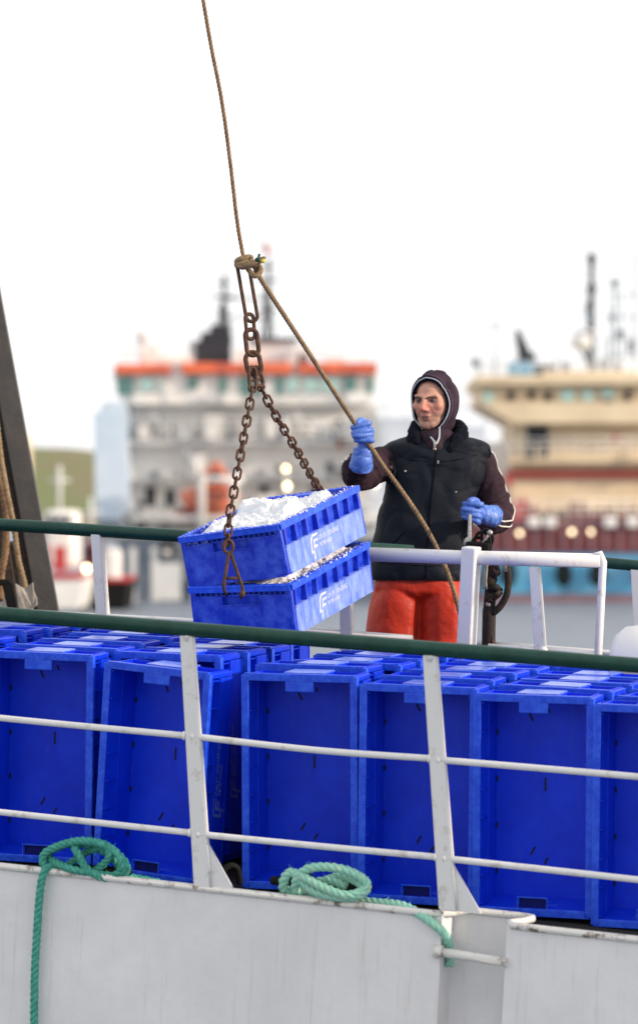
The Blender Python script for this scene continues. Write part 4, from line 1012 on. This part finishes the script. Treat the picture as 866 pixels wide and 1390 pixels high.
# head frame: turned to the left of the picture and a little down
HC = p(588, 545, -.02)
HR = (Matrix.Rotation(R(-27), 4, 'Z') @ Matrix.Rotation(R(7), 4, 'X')).to_3x3()
def h(x, y, z): return HC + HR @ V((x, y, z))
SC = 1.0
EL_L = p(487, 645, -.12); WR_L = p(489, 622, -.44); SH_L = p(556, 626, .01)
EL_R = p(680, 706, .02); WR_R = p(664, 702, -.18); SH_R = p(648, 620, .02)
mb = MB()
B = mb.ball
B(h(0, .020, .036), (.074, .094, .080), HR, 3); B(h(0, -.022, -.012), (.073, .066, .088), HR, 3); B(h(0, -.030, -.072), (.060, .052, .041), HR, 3)
B(h(0, -.074, -.094), (.023, .018, .019), HR); B(h(0, -.045, -.085), (.040, .042, .028), HR)
for s in (-1, 1):
    B(h(s*.044, -.054, -.012), (.026, .024, .025), HR); mb.chain(h(s*.046, -.066, .030), h(s*.008, -.084, .028), .010, .009, 5)
    B(h(s*.011, -.096, -.026), (.0085, .011, .008), HR); B(h(s*.076, .010, -.005), (.012, .02, .032), HR)
    mb.chain(h(s*.050, -.020, -.070), h(s*.020, -.068, -.090), .020, .017, 5)
mb.chain(h(0, -.086, .024), h(0, -.110, -.018), .0095, .0135, 7)
B(h(0, -.086, -.052), (.024, .011, .007), HR); B(h(0, -.084, -.064), (.020, .011, .0075), HR)
mb.chain(h(0, .010, -.09), p(590, 606, .03), .056, .062, 6)
# torso, limbs under the clothes
tor = [(590, 612, .10, .07), (590, 632, .15, .09), (588, 670, .155, .10), (584, 720, .15, .10), (578, 770, .15, .10), (574, 796, .14, .09)]
for x, y, rx, ry in tor: B(p(x, y), (rx, ry, .10), sub=3)
mb.chain(SH_L, EL_L, .048, .040, 9); mb.chain(EL_L, WR_L, .040, .028, 7); mb.chain(SH_R, EL_R, .048, .040, 9); mb.chain(EL_R, WR_R, .040, .028, 6)
for s, hx_, fx_ in ((-1, 538, 532), (1, 602, 610)):
    kn_ = p((hx_+fx_)/2, 945, -.02); mb.chain(p(hx_, 825, .03), kn_, .066, .056, 9); mb.chain(kn_, p(fx_, 1055, .02), .058, .042, 9); mb.chain(p(fx_, 1062, .03), p(fx_, 1064, -.12), .040, .034, 5)
mb.chain(WR_L, p(491, 600, -.44), .024, .020, 4); mb.chain(WR_R, p(650, 700, -.26), .024, .020, 4)
rb_ = remeshed(mb, .0045, 3)
bm = rb_.bm; HRi = HR.inverted()
cl_ = bm.verts.layers.float_color.new('col')
def gs(d, s): return math.exp(-d*d/(2*s*s))
for v in bm.verts:
    q = HRi @ (v.co-HC)
    if q.length < .2 and q.y < -.02:
        for s in (-1, 1):
            d = (V((q.x-s*.032, 0, q.z-.010))).length; v.co += HR @ V((0, .013*gs(d, .012), 0))
        v.co += HR @ V((0, .004*gs((V((q.x, 0, (q.z+.058)*2.2))).length, .010), 0))
        for s in (-1, 1):     # cheek crease
            d = abs((q.x-s*.030)+(q.z+.04)*s*.35)*1.2; 
            if -.065 < q.z < -.015: v.co += HR @ V((0, .002*gs(d, .004), 0))
    base = V((.52, .275, .205)); nv = mnoise.noise(v.co*28)*.5+mnoise.noise(v.co*70)*.3
    base = base*(1+.22*nv)
    if q.length < .2 and q.y < .03:
        red = gs((q-V((0, -.11, -.02))).length, .022)*.8+sum(gs((q-V((s*.042, -.07, -.015))).length, .022) for s in (-1, 1))*.5
        base = base.lerp(V((.50, .13, .10)), min(1, red*.75))
        if q.z < -.035:
            st = min(1, (-.035-q.z)/.02)*(.5+.25*mnoise.noise(v.co*220)); base = base.lerp(V((.17, .10, .08)), max(0, st*.95))
        lip = gs(V((q.x*.42, 0, q.z+.058)).length, .0062)*(q.y < -.07); base = base.lerp(V((.33, .12, .10)), min(1, lip*.8))
        if q.z > .092: base = base.lerp(V((.05, .032, .025)), min(1, (q.z-.092)/.012))
        for s in (-1, 1):
            dd = V(((q.x-s*.032)*.45, 0, (q.z-.012))).length; base = base.lerp(V((.20, .09, .07)), .55*gs(dd, .006)*(q.y < -.03))
    v[cl_] = (*base, 1)
body = obj('body', bm, 'skin', man)
for s in (-1, 1):
    m = MB(); m.ball(h(s*.032, -.0620, .009), .0120, sub=3); e = obj('eye', m, 'eye', body); m = MB(); m.ball(h(s*.032-.0035, -.0695, .0075), .0056, sub=2); obj('iris', m, 'iris', e)
    m = MB(); m.tube([h(s*.012, -.0925, .0225), h(s*.026, -.0900, .0270), h(s*.042, -.079, .0275), h(s*.052, -.066, .022)], [.0022, .0032, .0028, .0012], n=8); obj('eyebrow', m, 'brow', body)
    m = MB(); m.tube([h(s*.019, -.0745, .0105), h(s*.026, -.0772, .0145), h(s*.035, -.0762, .0145), h(s*.045, -.0690, .009)], [.0018, .0026, .0026, .0018], n=8); obj('eyelid', m, 'lid', body)
m = MB(); m.tube([h(-.024, -.0865, -.0615), h(-.012, -.0960, -.0585), h(0, -.0980, -.0580), h(.012, -.0960, -.0585), h(.024, -.0865, -.0615)], [.0008, .0014, .0015, .0014, .0008], n=6); obj('mouth_line', m, 'lid', body)
m = MB(); m.ball(h(0, .032, .046), (.077, .090, .076), HR, 3)
hair = obj('hair', m, 'brow', body)

# --- hood: shell in polar coordinates round the face axis
def hood_pt(th, ph, off=0):      # th from 0 (straight ahead) to pi (back); ph 0 = right (+x), 90 = up
    cx, cz = math.cos(ph), math.sin(ph)
    r_in = .5
    rx, ry, rz = (.103 if cx > 0 else .088), .112, (.138 if cz > 0 else .158)
    d = V((math.sin(th)*cx, -math.cos(th), math.sin(th)*cz))
    k = 1/math.sqrt((d.x/rx)**2+(d.y/ry)**2+(d.z/rz)**2)
    q = d*(k+off)
    fold = .0030*math.sin(th*9+math.cos(ph*2)*2)*max(0, math.sin(th)) + .005*mnoise.noise((q.x*18, q.y*14, q.z*14))-.006*math.exp(-(mnoise.noise((q.x*9+3, q.y*11, q.z*6))/.07)**2)*max(0, math.sin(th))
    q = d*(k+off+fold)
    if q.z > .07 and q.y > 0: q.z += 0
    if q.z < -.06:
        f_ = (-.06-q.z)/.10; q.x *= 1-.22*f_*(1 if q.y < 0 else .1); q.y += .02*f_
    return h(q.x, q.y+.012, q.z-.002)
def edge_th(ph):
    cx, cz = math.cos(ph), math.sin(ph)
    a = R(63) if cx > 0 else R(50); bz = R(56) if cz > 0 else R(57)
    return 1/math.sqrt((cx/a)**2+(cz/bz)**2)
bm = bmesh.new(); NP, NT = 72, 30; g = []
for i in range(NP):
    ph = 2*math.pi*i/NP; e = edge_th(ph); g.append([bm.verts.new(hood_pt(e+(math.pi*.985-e)*j/NT, ph)) for j in range(NT+1)])
for i in range(NP):
    for j in range(NT):
        f = bm.faces.new((g[i][j], g[(i+1) % NP][j], g[(i+1) % NP][j+1], g[i][j+1])); f.smooth = True
bm.faces.new([g[i][NT] for i in range(NP)])
r = bmesh.ops.solidify(bm, geom=bm.faces[:], thickness=.006)
hd = obj('hood', bm, 'hood', man)
m = MB(); m.tube([hood_pt(edge_th(2*math.pi*i/60), 2*math.pi*i/60, .002) for i in range(60)], .0027, n=8, closed=True); obj('hood_piping', m, 'piping', hd)
m = MB(); m.tube([hood_pt(edge_th(2*math.pi*i/60)+.10, 2*math.pi*i/60, .0035) for i in range(60)], .0042, n=8, closed=True); obj('hood_hem', m, 'hood', hd)
m = MB(); m.tube([hood_pt(edge_th(2*math.pi*i/60)-.03, 2*math.pi*i/60, -.006) for i in range(60)], .0045, n=8, closed=True); obj('hood_lining', m, 'fleece', hd)

# --- hoodie sleeves
def fold_tube(path, radii, seed, n=40, amp=.008, freq=24, squash=None, rings=None, cap=True):
    P = smooth_pts(path, 10); k = len(P); m = MB(); rs = []; up = V((0, -1, 0)); frs = []
    for i, c in enumerate(P):
        t_ = i/(k-1)*(len(radii)-1); a = int(min(t_, len(radii)-2)); rr = radii[a]*(1-(t_-a))+radii[a+1]*(t_-a)
        d = (P[min(i+1, k-1)]-P[max(i-1, 0)]).normalized(); ax = up-d*up.dot(d)
        ax = ax.normalized() if ax.length > 1e-4 else d.orthogonal().normalized(); up = ax; ay = d.cross(ax); frs.append((c, ax, ay, rr, i))
        row = []
        for j in range(n):
            an = 2*math.pi*j/n; q = ax*math.cos(an)+ay*math.sin(an)
            w_ = amp*((math.sin(i*.75+2*math.sin(an+seed)+seed)*.5 if k > 32 else .25*math.sin(i*.5+an))+1.2*mnoise.noise((q*1.6)+V((i*freq*.008, seed, 0)))-1.1*math.exp(-(mnoise.noise((q*1.9)+V((i*freq*.012, seed+4, 0)))/.07)**2))
            row.append(m.bm.verts.new(c+q*(rr+w_)))
        rs.append(row)
    for A, B_ in zip(rs, rs[1:]):
        for j in range(n):
            f = m.bm.faces.new((A[j], A[(j+1) % n], B_[(j+1) % n], B_[j])); f.smooth = True
    if cap: m.bm.faces.new(rs[0][::-1]); m.bm.faces.new(rs[-1])
    def surf(i, an, off=.0):
        i = max(0, min(k-1, i)); c, ax, ay, rr, _ = frs[i]; q = ax*math.cos(an)+ay*math.sin(an)
        w_ = amp*((math.sin(i*.75+2*math.sin(an+seed)+seed)*.5 if k > 32 else .25*math.sin(i*.5+an))+1.2*mnoise.noise((q*1.6)+V((i*freq*.008, seed, 0)))-1.1*math.exp(-(mnoise.noise((q*1.9)+V((i*freq*.012, seed+4, 0)))/.07)**2))
        return c+q*(rr+w_+off)
    return m, surf, k
m, sf, k = fold_tube([p(556, 622, .04), p(532, 626, .01), p(509, 634, -.06), EL_L+V((.01, 0, -.002)), EL_L+V((-.012, -.09, .015)), p(484, 636, -.32), p(487, 628, -.38)], [.060, .072, .072, .068, .063, .056, .050], 1.3, amp=.007)
slv = obj('sleeve', m, 'hoodie', man)
for da in (0, .34):
    mm = MB(); mm.tube([sf(i, 2.1+da, .001) for i in range(6, k-3)], .0048, n=6); obj('sleeve_stripe', mm, 'stripe', slv)
m, sf2, k2 = fold_tube([p(632, 612, .02), p(650, 628, .02), p(662, 655, .03), p(670, 682, .03), p(676, 700, -.01), p(668, 706, -.08), p(660, 704, -.15)], [.060, .068, .068, .070, .070, .060, .050], 4.1, amp=.006)
slv2 = obj('sleeve', m, 'hoodie', man)
for da in (0, .38):
    mm = MB()
    mm.tube([sf2(i, 4.25+da, .0005) for i in range(8, k2-4)], .0034, n=6); obj('sleeve_stripe', mm, 'stripe', slv2)
# --- vest
def sup(c, rx, ry, n=64, e=2.4):
    out = []
    for j in range(n):
        a = 2*math.pi*j/n; ca, sa = math.cos(a), math.sin(a)
        out.append(c+V((rx*math.copysign(abs(ca)**(2/e), ca), ry*math.copysign(abs(sa)**(2/e), sa), 0)))
    return out
def cloth_loft(rings, n=96, amp=.006, seed=0, e=2.4, sub=10, ridge=1.0, capb=True, capt=True, vert=1.0):
    keys = rings; rs = []; m = MB()
    K = len(keys)
    def cr(i, f, idx):
        g = lambda j: keys[max(0, min(K-1, j))][idx]
        a, b, c, d = g(i-1), g(i), g(i+1), g(i+2); t = f
        return .5*((2*b)+(c-a)*t+(2*a-5*b+4*c-d)*t*t+(3*b-a-3*c+d)*t*t*t)
    for i in range(K-1):
        for s_ in range(sub+(1 if i == K-2 else 0)):
            f = s_/sub; x, y, rx, ry, dy = [cr(i, f, q) for q in range(5)]
            c = p(x, y, dy); rs.append([v_ for v_ in sup(c, rx, ry, n, e)])
    rows = []
    for i, row in enumerate(rs):
        c = sum(row, V((0, 0, 0)))/len(row); rr = []
        for q in row:
            d = (q-c).normalized(); w_ = amp*(mnoise.noise((q.x*7+seed, q.y*7, q.z*5*vert))*1.6+mnoise.noise((q.x*18+seed, q.y*18, q.z*13*vert))*.8)
            w_ += amp*.45*math.sin(q.z*38*vert+q.x*22+3*mnoise.noise((q.x*4, seed, q.z*4)))
            w_ -= ridge*amp*1.1*math.exp(-(mnoise.noise((q.x*5+q.z*2.5+seed, q.y*4, q.z*7*vert-q.x*2))/.05)**2)+ridge*amp*.7*math.exp(-(mnoise.noise((q.x*9-q.z*3+seed, q.y*7, q.z*10*vert))/.06)**2)
            rr.append(m.bm.verts.new(q+d*w_))
        rows.append(rr)
    for A, B_ in zip(rows, rows[1:]):
        for j in range(n):
            f = m.bm.faces.new((A[j], A[(j+1) % n], B_[(j+1) % n], B_[j])); f.smooth = True
    if capb: m.bm.faces.new(rows[0][::-1])
    if capt: m.bm.faces.new(rows[-1])
    return m, rows
vest_r = [(568, 787, .206, .150, 0), (569, 776, .212, .158, 0), (572, 745, .212, .158, 0), (577, 710, .204, .150, 0), (584, 675, .198, .145, 0), (592, 645, .205, .138, 0), (595, 625, .216, .130, .000), (595, 611, .222, .120, .0), (594, 603, .216, .110, .005), (594, 597, .18, .098, .02), (592, 592, .12, .082, .02), (591, 588, .06, .05, .02)]
m, vrows = cloth_loft(vest_r, amp=.0062, seed=2.2, e=2.5, ridge=.8)
vest = obj('vest', m, 'vest', man)
def vfront(px, py, off=.006):   # point on the front of the vest below a photo position
    best = None
    tgt = p(px, py)
    for row in vrows_co:
        for c in row:
            if c.y > YM-.01: continue
            d = (c.x-tgt.x)**2+(c.z-tgt.z)**2
            if best is None or d < best[0]: best = (d, c)
    return V((tgt.x, best[1].y-off, tgt.z))
fm_ = ROOTM[man.name]; vrows_co = [[fm_ @ v_.co for v_ in vest.data.vertices]]
zp = [(591, 606), (590, 625), (587, 650), (584, 680), (581, 710), (579, 740), (577, 784)]
m = MB(); m.tube(smooth_pts([vfront(x, y, .001) for x, y in zp], 5), .0055, n=8); zf = obj('zip', m, 'fleece', vest)
m = MB(); c = p(590, 603, -.150); m.box(c, (.010, .006, .028), bevel=.002); m.ball(c+V((0, -.004, -.020)), .008); m.box(vfront(593, 628, .010), (.006, .005, .014), bevel=.001); obj('zip_pull', m, 'steel', vest)
m = MB()
for pts in ([(655, 603), (665, 612), (661, 628), (655, 650), (650, 668)],):
    m.tube(smooth_pts([p(x, y, -.055+.02*i) for i, (x, y) in enumerate(pts)], 5), .006, n=8)
obj('armhole_edge', m, 'vest', vest)
m = MB(); m.tube(smooth_pts([p(530, 612, -.06), p(536, 640, -.10), p(530, 655, -.11)], 5), .006, n=8); obj('armhole_edge', m, 'vest', vest)
m = MB(); m.tube([vfront(x, y, .000) for x, y in ((505+8, 762), (530, 764), (560, 766), (590, 767), (620, 766))], .004, n=6); obj('hem_seam', m, 'vest', vest)
for pts in ([(532, 738), (548, 722)], [(618, 722), (630, 738)], [(540, 618), (556, 624), (580, 627)], [(598, 627), (622, 624), (646, 618)], [(520, 700), (524, 660), (536, 626)]):
    m = MB(); m.tube(smooth_pts([vfront(x, y, .000) for x, y in pts], 6), .0028, n=6); obj('seam', m, 'fleece', vest)
for c_ in ((549, 640), (617, 668)):
    m = MB(); m.ball(vfront(c_[0], c_[1], .001), (.005, .003, .005)); obj('snap', m, 'steel', vest)
# --- fluffy collar
m = MB(); random.seed(6)
def lobe(P, rr):
    P = smooth_pts(P, 6); k = len(P)
    for i, q in enumerate(P):
        t_ = i/(k-1)*(len(rr)-1); a_ = min(int(t_), len(rr)-2); m.ball(q, rr[a_]*(1-(t_-a_))+rr[a_+1]*(t_-a_), sub=2)
lobe([p(600, 574, .10), p(575, 576, .08), p(565, 580, .0), p(563, 590, -.06), p(566, 600, -.095)], [.028, .030, .030, .030, .020])
lobe([p(562, 588, -.04), p(557, 600, -.075), p(560, 604, -.08)], [.026, .018, .014])
lobe([p(600, 574, .10), p(620, 578, .07), p(626, 586, .0), p(621, 597, -.06), p(611, 610, -.10)], [.028, .030, .032, .032, .020])
lobe([p(618, 596, -.06), p(622, 614, -.08), p(616, 618, -.085)], [.026, .018, .014])
mb2 = remeshed(m, .006, 2)
for v in mb2.bm.verts: v.co += v.normal*(.006*mnoise.noise(v.co*45)+.004*mnoise.noise(v.co*150))
obj('fleece_collar', mb2, 'fleece', man)
m = MB()   # hoodie neck visible under the chin
m.ball(p(590, 592, -.02), (.085, .085, .045), sub=3); m.ball(p(588, 597, -.065), (.052, .05, .042), sub=3); m.ball(p(590, 606, -.095), (.036, .035, .03), sub=3); obj('hoodie_neck', remeshed(m, .006, 3), 'hoodie', man)
m = MB(); m.tube(smooth_pts([hood_pt(edge_th(-1.95), -1.95, .003), p(587, 596, -.12), p(590, 603, -.137)], 5), .004, n=6); m.tube(smooth_pts([hood_pt(edge_th(-1.1), -1.1, .003), p(596, 594, -.12), p(592, 603, -.137)], 5), .004, n=6); obj('neck_piping', m, 'piping', hd)

# --- trousers
tm = MB()
for rg, sd_ in (([(530, 1060, .085, .085, .02), (531, 1030, .090, .088, .01), (531, 970, .105, .10, .0), (532, 910, .118, .12, -.01), (534, 860, .116, .13, 0), (537, 815, .108, .132, 0), (543, 786, .088, .115, 0)], 1), ([(612, 1060, .085, .085, .02), (611, 1030, .09, .088, .01), (607, 970, .103, .10, .0), (603, 910, .112, .12, -.01), (603, 860, .110, .13, 0), (601, 815, .106, .132, 0), (596, 786, .086, .115, 0)], 7)):
    m, _ = cloth_loft(rg, amp=.0055, seed=sd_, e=2.2, vert=.45, ridge=.55); q_ = bpy.data.meshes.new('x'); m.bm.to_mesh(q_); tm.bm.from_mesh(q_); m.bm.free()
m, _ = cloth_loft([(568, 846, .06, .05, .03), (568, 818, .13, .09, .015), (568, 806, .182, .13, 0), (569, 792, .190, .140, 0), (570, 778, .180, .132, 0), (571, 760, .165, .12, 0)], amp=.006, seed=5); q_ = bpy.data.meshes.new('x'); m.bm.to_mesh(q_); tm.bm.from_mesh(q_); m.bm.free()
tm.ball(p(568, 838, .02), (.055, .085, .16), sub=3); tm.ball(p(569, 818, .025), (.07, .098, .075), sub=3)
obj('trousers', remeshed(tm, .0065, 6), 'oilskin', man)
for x in (530, 612):
    m = MB(); m.chain(p(x, 1054, .03), p(x, 1060, .03), .055, .05, 3); m.chain(p(x, 1064, .05), p(x, 1067, -.16), .046, .038, 8); mb3 = remeshed(m, .008, 3)
    for v in mb3.bm.verts: v.co.z = max(v.co.z, foot.z+.002)
    obj('boot', mb3, 'boot', man)

# --- gloved hands: a fist with four separate curled fingers and a thumb
def fist(c, back, wrist, seed, rope_dir=None):
    """c: centre of what is gripped; back: unit vector from it to the knuckles (towards the palm's back); wrist: wrist point"""
    m = MB(); upv = V((0, 0, 1)) if rope_dir is None else rope_dir.normalized()
    bk = (back-upv*back.dot(upv)).normalized(); sd_ = upv.cross(bk).normalized()
    if sd_.y > 0: sd_ = -sd_            # fingers pass on the camera side
    for i in range(4):
        z = (1.5-i)*.0215; L_ = (1.0, 1.06, 1.0, .86)[i]; r = .0125-.0008*(i == 3)
        j_ = .004*math.sin(seed*7+i*2.3); P = [(.040, .012), (.031, .034+j_), (.002+j_, .039*L_), (-.026*L_+j_, .029-j_), (-.030*L_, .006), (-.012, -.004)]
        P = [c+upv*(z+.0035*math.sin(seed*3+i*1.9)+a*(.10-.10*i))+bk*a+sd_*b for a, b in P]
        P = smooth_pts(P, 3); n_ = len(P)
        for k_, q in enumerate(P): m.ball(q, r*(1.05-.18*k_/n_), sub=2)
    # palm behind the fingers
    for z in (-.026, -.008, .010, .026): m.ball(c+upv*z+bk*.036-sd_*.004, (.018, .026, .020), sub=2)
    m.ball(c+bk*.026-sd_*.018, (.024, .020, .036), sub=3)
    # thumb from the side of the palm, closing over the index finger
    T = smooth_pts([c+upv*.012+bk*.034-sd_*.020, c+upv*.044+bk*.026-sd_*.004, c+upv*.052+bk*.004+sd_*.018, c+upv*.046-bk*.014+sd_*.030], 4)
    for k_, q in enumerate(T): m.ball(q, .0155-.003*k_/len(T), sub=2)
    pc = c+bk*.034-sd_*.006
    m.chain(pc, wrist, .030, .031, 10)
    return m
rd = (gp[3]-gp[4]).normalized(); up_l = V((-.18, -.05, 1)).normalized()
cL = HANDL + V((0, -.004, .012))
wl = p(490, 622, -.43)
m = fist(cL, V((.8, .25, -.2)), cL+V((.012, .02, -.075)), 1.0, up_l)
gl = obj('glove', remeshed(m, .0028, 5), 'glove', man)
m, _s, _k = fold_tube([cL+V((.010, .018, -.058)), cL+V((.010, .022, -.085)), cL+V((.006, .03, -.115)), cL+V((.004, .045, -.138))], [.037, .041, .047, .050], 2.0, amp=.0035)
obj('glove_cuff', m, 'glove', gl)
cR = p(638, 695, -.30); 
m = fist(cR, V((1, .15, 0)), cR+V((.068, .045, -.012)), 3.0, V((.15, 0, 1)))
gr = obj('glove', remeshed(m, .0028, 5), 'glove', man)
m, _s, _k = fold_tube([cR+V((.045, .03, -.006)), cR+V((.066, .045, -.010)), cR+V((.090, .07, -.016)), cR+V((.104, .085, -.018))], [.034, .040, .045, .047], 3.0, amp=.003)
obj('glove_cuff', m, 'glove_cuff', gr)
